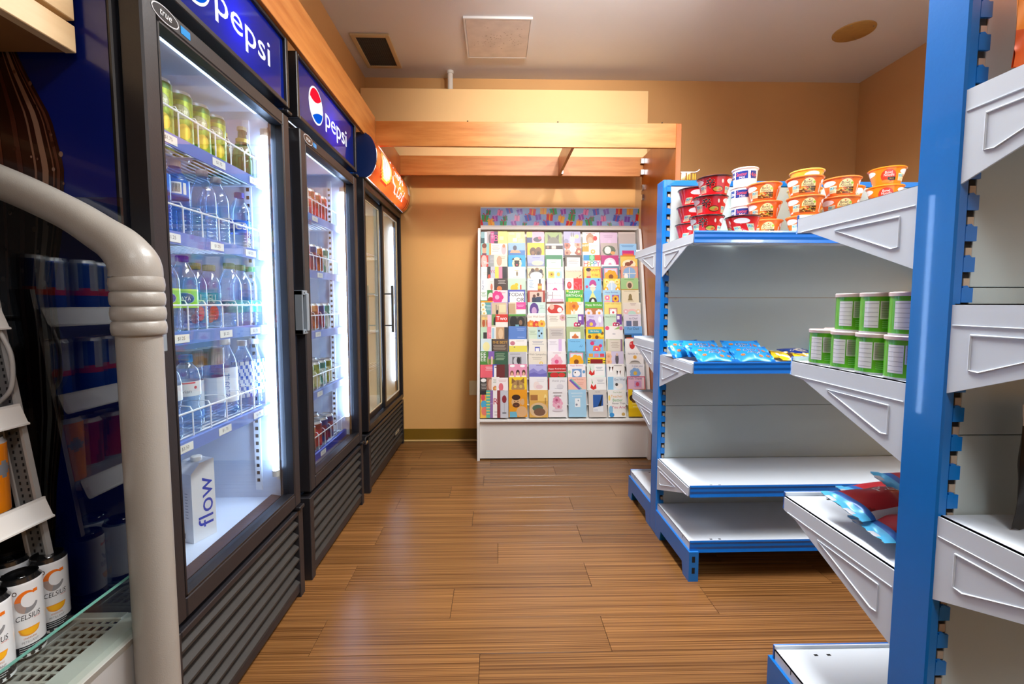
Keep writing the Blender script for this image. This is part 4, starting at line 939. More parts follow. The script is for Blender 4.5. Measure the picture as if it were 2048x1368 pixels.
# overlapping cards in the wide pocket next to the fridges: x, width, text
LEFT = '''
dark teal and white,.0,2f5a60,r .4 0 1 1 f0f0f0;r 0 .5 .4 1 88b0b8/grey lady,.045,b9aeb0,e .5 .4 .3 .4 7a6a70/magenta banner,.07,c04a8a,l .1 .5 .8 4 f0d0e0/black BIRTHDAY,.098,2a2233,t B .5 d04a98 .3 .5;r 0 .8 1 1 5a3a70/bright yellow,.125,f3e37a,r .2 .3 .6 .6 fff3b0
teal cartoon face,.0,8cc8c4,e .3 .5 .2 .4 d8a080;e .3 .8 .22 .2 7a3a20;r .1 0 .5 .2 7a3a50/orange edged lady in pink,.06,f4ede0,r 0 0 .1 1 f0a030;l .15 .6 .8 5 a0a0a0;e .8 .5 .14 .4 e8b0b4;e .8 .8 .08 .15 c08050
red photo thank you,.0,d8423a,e .3 .5 .3 .5 e8b8b0;t Thanks .2 fff .7 .4/plain grey lettered,.055,9fa2a4,l .2 .8 .8 5 c8cacc/beige fashion lady,.095,e6dcc8,e .4 .5 .2 .4 c8a080;l .5 .9 .8 2 a09070
white blank verse,.0,f1efeb,l .2 .8 .5 2 d8d4d0/black photo,.045,3a3634,e .3 .2 .2 .2 d8503a/grey YOU,.072,c6c8d6,t YO .3 c03a50 .4 .6/pink and yellow,.105,e88aa8,r .0 0 .3 1 e8d85a;r .6 0 1 1 2a2428
white 1 2 numbers,.0,f3f1ee,t 1 .3 9098b8 .2 .7;t 2 .3 9098b8 .2 .3/white red ribbon,.06,f2eeec,e .3 .3 .15 .25 d87a5a;l .1 .5 .7 2 a8d0a0/dark brown lettered,.098,4a3a34,l .3 .9 .8 3 d8d0c8;e .4 .2 .2 .2 d87a3a
white boxed verse green Santa,.0,3f8a3c,r 0 .2 .45 1 f6f6f2;l .05 .4 .8 4 5a9a5a;e .7 .4 .2 .4 e8e0d8;e .7 .2 .22 .25 c02a2a;r 0 0 1 .14 f0a020/pink starfish,.085,f2dfe2,f .3 .45 .5 e0388a f0b0cc;l .5 .9 .8 1 e090b0
teal white flowers,.0,5aa3a4,l .4 .9 .75 4 d8ecec;f .15 .8 .22 f4f0e0 e8c050;f .18 .45 .22 f4f0e0 e8c050;f .25 .15 .22 f4f0e0 e8c050/tan bare trees lilac frame,.075,d9c2a0,b b8a4d8 .05;r .3 .1 .34 .8 6a5a4a;r .42 .2 .45 .7 6a5a4a;e .38 .2 .06 .2 2a2a2a;r .5 .2 .9 .8 e6dcb0
dogs in straw hats,.0,c9b48c,e .3 .35 .16 .3 b85a30;e .7 .35 .16 .3 c86a38;e .3 .7 .2 .12 e8c878;e .7 .7 .2 .12 e8c878/pale pink,.05,f0bccb,r 0 .4 1 1 f4ccd6/green field black cow,.078,6f9a58,e .5 .4 .25 .4 1f1d1c;r 0 0 1 .15 d8d0b0/red lettered Two,.106,d83a2c,t Two .3 fff .5 .7;r 0 0 1 .4 f0ece4
mint green photo,.0,bfdcc0,r .3 .1 .7 .6 3a3a38/coral pink,.045,ee8a9c,l .2 .8 .5 3 fbe0e4/white with blue panel,.075,f1efea,r .1 .1 .4 .9 a8cde0;e .8 .3 .1 .3 d8885a/tan photo,.110,c8a078,e .4 .5 .2 .4 e0c098;r .7 0 1 1 3a3a40
pale blue and yellow,.0,d5e6ea,e .4 .4 .25 .35 f0e8a8;r .8 0 1 1 e6de8a/dark brown gold letters,.08,5c4a40,t THE_BEST .2 d8a840 .5 .75;l .1 .9 .5 4 b8a890;r 0 0 .08 1 2a2018
green lawn white EE letters,.0,4f8a3c,t EE .3 fff .3 .75;t EE .3 fff .3 .4;e .75 .3 .08 .3 e0c0a0/violet curtain,.055,8a62b4,r 0 0 1 .4 6a8a3c;r .3 .0 .5 .6 e0c4a8/dark green lettered,.098,345c44,l .1 .8 .8 5 a8c4a0
coral white words,.0,ea6472,l .35 .95 .8 3 fbe8ea/blue letter T,.085,4c54b4,r .2 0 1 .9 f6f6f6;t T .4 222 .6 .6/maroon,.112,6b2a2c,r .7 0 1 1 4a4a48
chalkboard lettered,.0,46423f,e .35 .8 .3 .14 f4f2ee;l .1 .7 .5 4 d0ccc4/brown portrait,.045,a3705c,e .5 .5 .3 .4 d8a890/white floral script,.078,f0ede8,l .2 .8 .8 3 a8b0a0;f .5 .15 .2 d8885a e8c060/white pink cake,.112,f3ecec,e .4 .3 .2 .3 e0707a;l .2 .9 .8 2 d8a8a8
party balloons,.0,e8b84a,e .4 .5 .35 .14 4aa8d0;e .5 .25 .4 .16 e07a6a;e .3 .75 .25 .12 d84a5a;r 0 .85 1 1 2a2a30/teal zigzag,.042,5cb4a4,l .0 .9 .9 8 e8d86a/violet plain,.068,8d6aa8,r 0 .5 1 .54 a88ac0/white letter R script,.088,f1eeec,t R .22 c03a5a .4 .6;l .2 .8 .2 2 c8c0bc/dark red,.118,8e3a3c,r .6 0 1 1 a84a4a/grey wine glass,.140,c6c9d2,e .5 .68 .3 .14 8a2a36;r .48 .2 .52 .55 9a9aa4;r .25 .16 .75 .2 5a5a60
'''.strip().split('\n')
for r, ln_ in enumerate(LEFT):
    items = ln_.split('/')
    for n, it_ in enumerate(items):
        d, x, bg, sp = it_.split(',', 3); x = float(x)
        nx = float(items[n + 1].split(',')[1]) if n + 1 < len(items) else .197
        wd = min(max(nx - x + .02, .05), .195 - x)
        card(d, bg, sp, r, -.113 + x + wd / 2, wd,
             f'{ORD[r]} rack row, {ORD[n]} beside fridges', n * .0024, random.uniform(-.003, .004))
# ================================================================ GOODS: builders
def can(name, cat, r, hgt, paint, decals=None, mat='print_can', top='c9ccd0', n=40, nz=20):
    t = thing(name, 'x', cat)
    b = MB(); z1 = hgt - r * .32
    pr = [(0, .002), (r * .72, .002), (r * .80, 0), (r * .86, .004), (r, r * .28)]
    pr += [(r, r * .28 + (z1 - r * .28) * i / nz) for i in range(1, nz + 1)] + [(r * .86, hgt - .0035), (r * .86, hgt)]
    b.lathe(pr, n, lambda u, z: paint(u, z) if r * .25 < z < z1 + .001 else top)
    if decals: decals(b, wrap(r, .0003), wrap(r, .0007), wrap(r, .0011))
    b.build('body', mat, t, 40)
    l = MB(); l.lathe([(r * .86, hgt), (r * .80, hgt), (r * .78, hgt - .005), (0, hgt - .005)], n // 2); lid = l.build('lid', P('lid_' + top, top, .3, .7), t, 40)
    k = MB(); k.box(-.004, .004, -.012, .004, hgt - .005, hgt - .0035); k.lathe([(.0, .0016), (.005, .0016), (.006, 0)], 10, cy=-.008, z=hgt - .005); k.build('pull_tab', 'chrome', lid)
    return Proto(t)
def bottle(name, cat, prof, mat, cap, cap_r, cap_h, label=None, n=28):
    """prof (r, z) of the clear body; label: (z0, z1, paint, decals)"""
    t = thing(name, 'x', cat); H_ = prof[-1][1]
    MB().lathe([(0, .003), (prof[0][0] * .5, .001)] + prof, n).build('body', mat, t, 50)
    c = MB(); c.lathe([(cap_r, 0), (cap_r, cap_h - .001), (cap_r - .001, cap_h), (0, cap_h)], n, z=H_ - cap_h * .75)
    for i in range(24):
        a = i * PI / 12; c.box(cap_r * math.cos(a) - .0006, cap_r * math.cos(a) + .0006, cap_r * math.sin(a) - .0006, cap_r * math.sin(a) + .0006, H_ - cap_h * .7, H_ + cap_h * .15)
    c.build('cap', P('cap_' + cap, cap, .4), t, 40)
    if label:
        z0, z1, r, paint, dec = label
        l = MB(); k = 10; l.lathe([(r, z0 + (z1 - z0) * i / k) for i in range(k + 1)], n * 2, paint)
        if dec: dec(l, wrap(r, .0003), wrap(r, .0007), wrap(r, .0011))
        l.build('label_sleeve', 'print_gloss', t, 40)
    return Proto(t)
def ribbed(r, a, b, k=6, d=.0014):
    o = []
    for i in range(k): z = a + (b - a) * i / k; s = (b - a) / k; o += [(r, z), (r, z + s * .55), (r - d, z + s * .8)]
    return o + [(r, b)]
def body_profile(r, H_, neck=.0125, waist=False):
    p = [(r * .86, 0), (r, .008)] + ribbed(r, .012, H_ * .38)
    if waist: p += [(r * .86, H_ * .46), (r * .98, H_ * .55)]
    p += [(r, H_ * .58), (r * .99, H_ * .68), (r * .86, H_ * .77), (r * .62, H_ * .85), (neck * 1.1, H_ * .92), (neck, H_ * .94), (neck, H_)]
    return p
rnd = random.Random(4)

# ---- water fridge: perrier cans and bottles
def perrier_paint(a, b):
    def f(u, z):
        if z > .118: return '2f7d3a'
        s = math.sin(u * 40 + z * 90)
        return a if s > .25 else b
    return f
def perrier_dec(b, A, B, C_):
    b.ell(A, 0, .090, .024, .019, 16, '6f7a62'); b.ell(B, 0, .090, .022, .0172, 16, '9aa582'); b.text('perrier', .016, lambda u, v: C_(u, v + .090), 'eef0da', width=.036)
    b.ell(A, .008, .040, .016, .02, 12, 'd8c23a'); b.ell(A, -.016, .030, .014, .018, 12, '6fae3a'); b.text('perrier', .008, lambda u, v: B(u, v + .012), 'dfe6c0', width=.02)
per = can('soda_can', 'can', .029, .146, perrier_paint('9db83a', '7fa02e'), perrier_dec, nz=24)
S1 = 1.506
for i, y in enumerate((1.192, 1.268, 1.343, 1.418)):
    per.put((-.85, y, S1), 0.6, f'slim green sparkling water can, top fridge shelf, {ORD[3 - i]} from glass bottles')
for i, y in enumerate((1.23, 1.305, 1.38)): per.put((-.93, y, S1), 0.6, f'slim green sparkling water can, second row, {ORD[2 - i]} from glass bottles')
gb = bottle('glass_bottle', 'bottle', [(.026, 0), (.03, .006), (.031, .05), (.029, .085), (.02, .115), (.013, .135), (.0115, .155), (.0125, .158), (.0125, .165)], 'glass_green', 'c8c49a', .0135, .012,
            (.115, .128, .0195, lambda u, z: 'c9b83a', None))
for x, y, lb in ((-.88, 1.497, 'right beside the sparkling water cans'), (-.845, 1.558, 'nearest the light tube'), (-.93, 1.455, 'behind the last sparkling water can'), (-.94, 1.545, 'in the back corner of shelf')): gb.put((x, y, S1), PI / 2, 'dark green glass bottle ' + lb)
S2 = 1.268
dasani = bottle('water_bottle', 'bottle', body_profile(.033, .195), 'pet_blue', 'e9ecf0', .0145, .017,
                (.10, .145, .0332, lambda u, z: '2a6fd0' if z > .104 else '1a4aa0', lambda b, A, B, C_: (b.strip(A, -.02, .014, .108, .138, 6, 'eef2f4'), b.strip(A, .018, .026, .108, .138, 3, 'dfe4e8'), [b.strip(B, -.018 + i * .003, -.0167 + i * .003, .112, .134, 1, '222') for i in range(10)])))
plain = bottle('water_bottle', 'bottle', body_profile(.0335, .205), 'pet_clear', 'eef0f0', .0145, .018)
plainb = bottle('water_bottle', 'bottle', body_profile(.032, .185), 'pet_clear', '2347c0', .0145, .017, (.055, .095, .0325, lambda u, z: '2a6fe0', lambda b, A, B, C_: b.text('es', .02, lambda u, v: B(u, v + .075), 'fff')))
for x, y, q, lb in ((-.85, 1.235, dasani, 'clear water bottle with blue label and white barcode patch'), (-.86, 1.365, plain, 'clear unlabelled bottle, front row middle of second shelf'), (-.865, 1.438, plain, 'clear unlabelled bottle beside the blue-capped banded one'), (-.93, 1.30, plain, 'clear unlabelled bottle behind the barcode-labelled one'), (-.93, 1.50, plain, 'clear unlabelled bottle behind the blue-capped banded one'), (-.855, 1.545, plainb, 'clear water bottle with blue cap and blue band'), (-.94, 1.225, plain, 'clear unlabelled bottle in the second shelf back corner'), (-.85, 1.163, dasani, 'clear water bottle with blue label hard against door edge')):
    q.put((x, y, S2), .6, lb or 'clear unlabelled water bottle with white cap, second shelf', 'white-capped water bottles on the second shelf' if not lb else None)
S3 = 1.017
def naya_dec(b, A, B, C_):
    b.ell(A, 0, .087, .026, .0155, 18, '8fa8c8'); b.ell(B, 0, .087, .024, .0138, 18, '274a90'); b.text('NAYA', .0105, lambda u, v: C_(u, v + .087), 'e6ecf4', width=.03)
naya = bottle('water_bottle', 'bottle', body_profile(.0335, .198), 'pet_clear', '1c50e0', .0145, .016, (.062, .112, .0338, lambda u, z: '8fc83a' if .066 < z < .108 else 'b8dc5a', naya_dec))
for x, y, lb in ((-.85, 1.178, 'hard against the door edge'), (-.85, 1.247, 'beside blue flavoured bottles')): naya.put((x, y, S3), .62, 'lime-labelled Naya water bottle ' + lb)
def juice_dec(b, A, B, C_):
    b.ell(A, .004, .045, .013, .022, 12, 'd83a4a'); b.ell(A, -.008, .030, .010, .014, 12, 'e85a5a'); b.text('FU', .024, lambda u, v: B(u, v + .088), 'dfe8f0', width=.018)
juice = bottle('flavoured_water_bottle', 'bottle', body_profile(.031, .185), 'pet_clear', '8fa878', .0165, .018, (.018, .105, .0302, lambda u, z: '2a78b4' if z < .07 else '3a9ab8', juice_dec))
for y, lb in ((1.325, 'lime-labelled'), (1.392, 'green-capped')): juice.put((-.87, y, S3), .75, f'blue flavoured bottle with red fruit, next to {lb} bottles')
green = bottle('water_bottle', 'bottle', body_profile(.034, .197), 'pet_clear', '6aa068', .0155, .018, (.045, .085, .0343, lambda u, z: '3fa0b0' if u > .4 else '4a86c0', lambda b, A, B, C_: b.text('DAS', .012, lambda u, v: B(u, v + .07), 'e8f4f4')))
for i, (x, y) in enumerate(((-.85, 1.462), (-.855, 1.534), (-.86, 1.604))): green.put((x, y, S3), .6, f'green-capped water bottle with teal band, {ORD[2 - i]} from light tube')
for x, y, lb in ((-.93, 1.21, 'lime-labelled'), (-.935, 1.29, 'blue flavoured')): plain.put((x, y, S3), PI / 2, f'clear white-capped bottle standing behind the {lb} bottles')
S4 = .738
evian = bottle('water_bottle', 'bottle', [(.028, 0), (.031, .01), (.032, .05), (.026, .075), (.031, .095), (.0325, .12), (.0325, .15), (.028, .172), (.0145, .19), (.0125, .193), (.0125, .208)], 'pet_clear', '4a96dc', .0155, .02,
               (.102, .142, .0327, lambda u, z: 'd9dfe6', lambda b, A, B, C_: (b.strip(A, -.028, .02, .136, .140, 6, 'd04a5a'), b.ell(A, .02, .125, .004, .004, 8, 'c85060'), b.text('evian', .009, lambda u, v: B(u - .004, v + .116), '8a90a0'))))
for y, lb in ((1.168, 'half hidden by door frame'), (1.243, 'fully in view on lowest wire shelf')): evian.put((-.85, y, S4), .6, 'pinched-waist bottle with sky blue cap, ' + lb)
core = bottle('water_bottle', 'bottle', [(.030, 0), (.0335, .008), (.0335, .20), (.033, .206)], 'pet_clear', '8b8d8c', .0345, .05, (.05, .13, .0338, lambda u, z: ('c3cfe0' if .4 < u < .7 else 'a9bcd8'), None))
for x, y, lb in ((-.89, 1.315, 'beside the pinched bottles'), (-.87, 1.385, 'beside the vertical-lettered bottle')): core.put((x, y, S4), PI / 2, 'straight bottle with wide grey cap, ' + lb)
sw = bottle('water_bottle', 'bottle', body_profile(.033, .235), 'pet_clear', 'f0f2f4', .0145, .018, (.04, .15, .0333, lambda u, z: 'dbe6f6', lambda b, A, B, C_: b.text('smart', .018, lambda u, v: A(v * 1.0, u + .095), '6a86c0')))
zz = bottle('water_bottle', 'bottle', body_profile(.034, .225), 'pet_clear', 'f2f4f6', .0145, .018, (.04, .16, .0343, lambda u, z: '2a62c8' if (int(u * 40) + int(z * 90)) % 3 == 0 else 'd5e4fa', None))
for x, y, q, lb in ((-.87, 1.457, sw, 'white-capped water bottle with vertical blue lettering'), (-.855, 1.527, zz, 'white-capped water bottle with blue chequered sleeve'), (-.855, 1.60, zz, None), (-.94, 1.38, plain, None), (-.945, 1.45, plain, None), (-.95, 1.52, plain, None), (-.94, 1.24, plain, None)):
    q.put((x, y, S4), .6, lb or ('white-capped bottle with chequered sleeve near the light tube' if q is zz else f'clear white-capped bottle, lowest wire shelf back row, {ORD[round((1.52 - y) / .075)]} from tube'))
# water carton and box on the fridge floor
t = thing('water_carton', 'white water carton lettered flow on the fridge floor', 'carton', (-.905, 1.335, .3905), -.35)
c = MB(); a = .036
c.add([(-a, -a, 0), (a, -a, 0), (a, a, 0), (-a, a, 0), (-a, -a, .205), (a, -a, .205), (a, a, .215), (-a, a, .215), (-a, -a * .2, .232), (a, -a * .2, .232), (a, a, .234), (-a, a, .234)],
      [(0, 1, 2, 3), (0, 1, 5, 4), (1, 2, 6, 5), (2, 3, 7, 6), (3, 0, 4, 7), (4, 5, 9, 8), (8, 9, 10, 11), (5, 6, 10, 9), (7, 4, 8, 11), (6, 7, 11, 10)], 'e6e9ef')
F_ = flat((a + .0004, 0, .10), (0, 1, 0), (0, 0, 1)); c.text('flow', .052, lambda u, v: F_(-v * .9 + .004, u + .01), '1f45b8', width=.15)
F_ = flat((0, -a - .0004, 0), (1, 0, 0), (0, 0, 1)); c.ell(F_, -.016, .185, .008, .008, 14, '2a5ab8'); F2_ = flat((0, -a - .0008, 0), (1, 0, 0), (0, 0, 1)); c.ell(F2_, -.016, .185, .006, .006, 12, 'e6e9ef')
for i in range(7): c.strip(F_, -.028, -.004 - .004 * (i % 3), .10 - i * .006, .102 - i * .006, 1, '8a92a6')
for i in range(9): c.strip(F_, .008, .020 - .002 * (i % 2), .145 - i * .009, .147 - i * .009, 1, '8a92a6')
for i in range(12): c.strip(F_, -.026 + i * .0026, -.0245 + i * .0026, .01, .026, 1, '3a4258')
c.build('body', 'print_gloss', t)
MB().lathe([(.015, 0), (.015, .012), (.013, .014), (0, .014)], 20, cx=.004, cy=.006, z=.232).build('cap', 'white_plastic', t, 40)
t = thing('drink_box', 'plain white drink box beside the water carton', 'box', (-.93, 1.235, .3905), -.2)
c = MB(); c.box(-.03, .03, -.03, .03, 0, .16, .001, 'dfe4ea'); c.box(-.0305, .0305, -.0305, .0305, .155, .165, .001, 'c8d4e2'); F_ = flat((.0305, 0, .08), (0, 1, 0), (0, 0, 1)); c.strip(F_, -.02, .02, -.03, .03, 2, 'b4c4dc'); c.build('body', 'print_gloss', t)

# ---- can fridge
def stripe(a, b, c, k=.55):
    return lambda u, z: a if (math.sin(u * 22 + z * 60) > k) else (c if z > .085 else b)
kinds = [(can('soda_can', 'can', .0325, .122, stripe('c8b89a', 'd8cdb8', 'b8a890')), 'beige'), (can('soda_can', 'can', .0325, .122, stripe('d8404a', 'a8262c', '7a1c24')), 'red'),
         (can('soda_can', 'can', .0325, .122, stripe('c86a3a', '8a3a2a', 'd8a070')), 'rust and orange'), (can('soda_can', 'can', .0325, .122, stripe('3a4a8a', '8a2a4a', '2a3a7a')), 'navy and maroon'),
         (can('soda_can', 'can', .0325, .122, stripe('8aa04a', 'c8c890', '5a7a3a')), 'olive green'), (can('soda_can', 'can', .0325, .122, stripe('3f9a90', 'c8dcd8', '2a7a78')), 'teal')]
wn = ['top shelf', 'second shelf', 'third shelf', 'fourth shelf', 'bottom shelf']
pick = [(0, 0, 1, 1, 1), (0, 1, 3, 2, 5), (2, 2, 2, 3, 5), (4, 4, 4, 5, 4), (2, 2, 1, 3, 3)]
for s, z in enumerate((1.476, 1.233, .969, .701, .426)):
    for i in range(5):
        for x in (-.845, -.918):
            k = pick[s][(i + (1 if x < -.9 else 0)) % 5]; pr_, nm = kinds[k]
            row = 'front' if x > -.9 else 'second'
            pr_.put((x, 1.925 + i * .073 + (.012 if x < -.9 else 0), z + .0005), PI / 2 + rnd.uniform(-.8, .8), f'{nm} can, can fridge {wn[s]}, {row} row, {ORD[4 - i]} from light tube')
# ---- tubs in the sliding-door fridge
tubp = {}
for nm, c1, c2 in (('white', 'efe9dc', 'd8cdb8'), ('orange', 'e8652a', 'f0e6d4'), ('cream', 'e8dcb4', 'b8a070')):
    t = thing('food_tub', 'x', 'tub'); b = MB(); b.lathe([(0, 0), (.036, 0), (.042, .085), (.044, .088)], 28, lambda u, z: c2 if .03 < z < .06 and .3 < u < .7 else c1); b.build('body', 'print_gloss', t, 40)
    MB().lathe([(.045, .084), (.0455, .093), (.043, .095), (0, .094)], 28).build('lid', P('lid_tub_' + nm, c1, .35), t, 40); tubp[nm] = Proto(t)
for zi, (z, lst) in enumerate(((1.423, 'wcw'), (1.153, 'cww'), (.893, 'wow'), (.643, 'wcw'))):
    for i, q in enumerate(lst):
        nm = {'w': 'white', 'c': 'cream', 'o': 'orange'}[q]
        tubp[nm].put((-.90 - .02 * i, 2.64 + i * .098, z), PI / 2, f'{nm} lidded tub, sliding-door fridge {wn[zi]}, {ORD[i]} from can fridge')

# ================================================================ OPEN COOLER AT THE LEFT EDGE
h = thing('open_cooler', 'open-front refrigerated display cooler with cream tube end frame', 'cooler', (0, 0, 0))
CY0, CY1 = -.35, .925
m = MB(); m.box(-.752, -.738, CY0, .93, .0, .415, .003); m.build('front_panel', 'cream_panel', h)
MB().box(-1.42, -.752, CY0, CY1, .0, .10).build('base', 'dark_grille', h)
MB().box(-1.45, -1.40, CY0, CY1, .1, 1.45).build('back_wall', P('cooler_inside', '#2d3136', .5), h)
MB().box(-1.40, -.86, CY0, CY1, .405, .438, .002).build('deck', P('deck_grey', '#9a9c98', .35, .3), h)
# front lip: rolled sill and the low glass riser
m = MB(); m.prism([(-.752, .402), (-.738, .402), (-.733, .418), (-.745, .432), (-.775, .440), (-.775, .426)], CY0, .925, 'y'); m.build('sill', P('sill_grey', '#b8bab4', .3, .2), h)
MB().box(-.738, -.733, CY0, .922, .42, .545, .0012).build('glass_riser', 'lip_glass', h)
MB().box(-.7385, -.7325, CY0, .922, .5448, .5462).build('glass_edge', P('glass_edge', '#5f9488', .2), h)
# perforated air grille
m = MB(); gx0, gx1 = -.858, -.775; nx, px = 5, .0166
for i in range(nx + 1): m.box(gx0 + i * px - .0025, gx0 + i * px + .0025, CY0, .915, .434, .437)
y = CY0
while y < .915: m.box(gx0, gx1, y, y + .006, .434, .4368); y += .020
m.build('air_grille', P('grille_steel', '#b3b5ae', .3, .4), h)
MB().box(gx0, gx1, CY0, .915, .405, .408).build('grille_shadow_pan', 'slot_dark', h)
m = MB(); m.box(-.878, -.775, .905, .925, .432, .442, .002); m.build('end_trim', 'sill_grey', h)
# end glass
MB().box(-1.40, -.745, .925, .931, .44, 1.30).build('end_glass', 'end_glass', h)
# cream tube frame with ribbed corner grip
def arc(pts, n=10):
    out = []
    for i in range(len(pts) - 1):
        p0 = Vector(pts[max(i - 1, 0)]); p1 = Vector(pts[i]); p2 = Vector(pts[i + 1]); p3 = Vector(pts[min(i + 2, len(pts) - 1)])
        for k in range(n):
            t = k / n; out.append(.5 * ((2 * p1) + (p2 - p0) * t + (2 * p0 - 5 * p1 + 4 * p2 - p3) * t * t + (3 * p1 - p0 - 3 * p2 + p3) * t ** 3))
    return out + [Vector(pts[-1])]
ty, tx = .902, -.704
m = MB(); m.tube([(tx, ty, .0), (tx, ty, 1.06)], .0375, 28); m.build('frame_post', 'cream_plastic', h, 60)
m = MB(); gp = []; gr = []
for k in range(4):
    z0 = 1.028 + k * .0285
    for t_, q in ((0, .0405), (.12, .0435), (.5, .0447), (.88, .0435), (1, .0405)): gp.append((tx + .001, ty, z0 + t_ * .0285)); gr.append(q)
gp.append((tx, ty, 1.146)); gr.append(.0395)
m.tube(gp, gr, 28); m.build('corner_grip', 'cream_plastic', h, 50)
arm = arc([(tx, ty, 1.140), (tx, ty, 1.158), (tx - .009, ty, 1.180), (tx - .030, ty, 1.204), (tx - .062, ty, 1.226), (tx - .125, ty, 1.266), (tx - .245, ty, 1.322), (tx - .42, ty, 1.385), (tx - .70, ty, 1.44)], 8)
m = MB(); m.tube(arm, [.0425 - .0105 * min(1, max(0, (i - 12) / 28)) for i in range(len(arm))], 28)
m.build('frame_arm', 'cream_plastic', h, 60)
# leaning slotted standard, shelves with deep white price channels
for a in (0, -.62):
    m = MB(); p0, p1 = Vector((-.985, .885 + a, 1.12)), Vector((-.895, .885 + a, .44))
    for o, w_ in ((-.022, .006), (.016, .006)):
        m.prism([(p0.x + o, p0.z), (p0.x + o + w_, p0.z), (p1.x + o + w_, p1.z), (p1.x + o, p1.z)], p0.y, p0.y + .01, 'y')
    st = m.build('slotted_standard', 'cream_panel', h)
    m = MB(); m.prism([(p0.x - .016, p0.z), (p0.x + .016, p0.z), (p1.x + .016, p1.z), (p1.x - .016, p1.z)], p0.y + .003, p0.y + .008, 'y'); m.build('slot_channel', P('channel_grey', '#6a6c6c', .5), st)
    m = MB()
    for i in range(54):
        t_ = (i + .5) / 54; p = p0.lerp(p1, t_)
        for o in (-.008, .006): m.box(p.x + o, p.x + o + .003, p.y + .0022, p.y + .0032, p.z - .003, p.z + .003)
    tag(m.build('slot_row', 'slot_dark', st), kind='stuff')
for z, x in ((1.062, -.948), (.876, -.926), (.690, -.891)):
    m = MB(); m.box(x - .34, x - .004, CY0, .885, z - .008, z - .002); s_ = m.build('shelf', P('cooler_shelf', '#8a8c8a', .4, .3), h)
    m = MB(); m.prism([(x - .006, z + .020), (x - .002, z + .020), (x - .002, z + .016), (x + .010, z - .016), (x + .014, z - .018), (x + .014, z - .021), (x + .006, z - .019)], CY0, .887, 'y')
    m.build('price_channel', 'rack_white', s_)
m = MB(); m.tube(arc([(-.945, .875, 1.04), (-.928, .877, .99), (-.932, .877, .93), (-.955, .875, .90)], 8), .004, 8); m.build('wire_loop', 'cream_panel', h, 60)
# energy drink cans in the cooler
def celsius_dec(b, A0, B0, C_):
    A = lambda u, v: A0(u * .76, v); B = lambda u, v: B0(u * .76, v)
    def arcs(fn, a0, a1, col, w0, w1, cz=.112, R_=.017):
        n = 12
        for i in range(n):
            p, q = a0 + (a1 - a0) * i / n, a0 + (a1 - a0) * (i + 1) / n
            wp, wq = w0 + (w1 - w0) * i / n, w0 + (w1 - w0) * (i + 1) / n
            pts = [((R_ + wp) * math.cos(p), (R_ + wp) * math.sin(p)), ((R_ + wq) * math.cos(q), (R_ + wq) * math.sin(q)), ((R_ - wq) * math.cos(q), (R_ - wq) * math.sin(q)), ((R_ - wp) * math.cos(p), (R_ - wp) * math.sin(p))]
            b.add([fn(u, v + cz) for u, v in pts], [(0, 1, 2, 3)], col)
    arcs(A, .75, PI * .98, 'e8741a', .001, .0055); arcs(A, PI * .98, PI * 1.4, 'a8938a', .0055, .006); arcs(A, PI * 1.4, PI * 1.88, '8a8c90', .006, .002)
    b.strip(A, .010, .019, .124, .130, 3, 'e8741a')
    b.text('CELSIUS', .0095, lambda u, v: A(u, v + .083), '2c2f34', 0, .2, .044); b.strip(A, .008, .022, .0765, .0772, 3, 'd04a3a')
    b.ell(A, -.021, .131, .0042, .0042, 10, '6a5a54'); b.ell(B, -.021, .131, .0024, .0024, 8, 'e8eaec')
    q_ = lambda u: .060 - .013 * math.sqrt(max(0, 1 - (u / .019) ** 2)); b.strip(A, -.019, .019, q_, .062, 12, 'f0a030')
    q2 = lambda u: .060 - .0105 * math.sqrt(max(0, 1 - (u / .016) ** 2)); b.strip(B, -.016, .016, q2, .0605, 12, 'f8b81e')
    b.text('SPARKLING', .0032, lambda u, v: A(u, v + .043), 'c0764a'); b.text('PETILLANT', .0042, lambda u, v: A(u, v + .036), '8a8c90')
    for i in range(3): b.strip(A, -.02, .02 - .004 * i, .026 - i * .004, .0272 - i * .004, 6, 'c8ccd0')
    for i in range(3): b.ell(A, -.012 + i * .014, .0115, .0045, .003, 8, '2a2c30')
cel = can('energy_drink_can', 'can', .0288, .156, lambda u, z: ('23262c' if .016 < z < .030 else 'e4e7ea'), celsius_dec, 'print_gloss', '17181a', 48, 26)
for x, y, lb in ((-.893, .882, 'white orange-flavour energy drink can nearest the cooler end glass'), (-.879, .817, 'white orange energy drink can second from the end glass'), (-.868, .752, 'white orange energy drink can third from the end glass'), (-.955, .872, 'white energy drink can behind the one nearest end glass'), (-.945, .806, 'white energy drink can behind second one from end glass')):
    cel.put((x, y, .4385), 1.08 if x > -.92 else 1.0, lb)
oran = can('energy_drink_can', 'can', .033, .15, lambda u, z: 'f08a12' if not (abs(u - .62) * .2 + abs(z - .09) < .018) else '8a8f98', None, 'print_gloss')
oran.put((-.962, .845, .6882), 1.0, 'tall bright orange can on cooler shelf above white cans')
blu = can('energy_drink_can', 'can', .0265, .134, lambda u, z: '9aa4ac' if (z > .06 and math.sin(u * 25) > -.2) else ('b8302e' if .05 < z < .065 else '14418e'))
for z, nm in ((1.0605, 'top'), (.8745, 'middle')):
    for i in range(5): blu.put((-1.0 - .02 * (i % 2), .858 - i * .064, z), 1.2, f'blue and silver can on cooler {nm} shelf, {ORD[i]} from end glass')
redc = can('soda_can', 'can', .033, .122, lambda u, z: '9c1f1c' if math.sin(u * 30 + z * 20) > -.6 else '5a2a12')
for i in range(4): redc.put((-1.02, .80 - i * .07, .6882), 1.2, f'dark red soda can on lowest cooler shelf, {ORD[i]} from end glass')
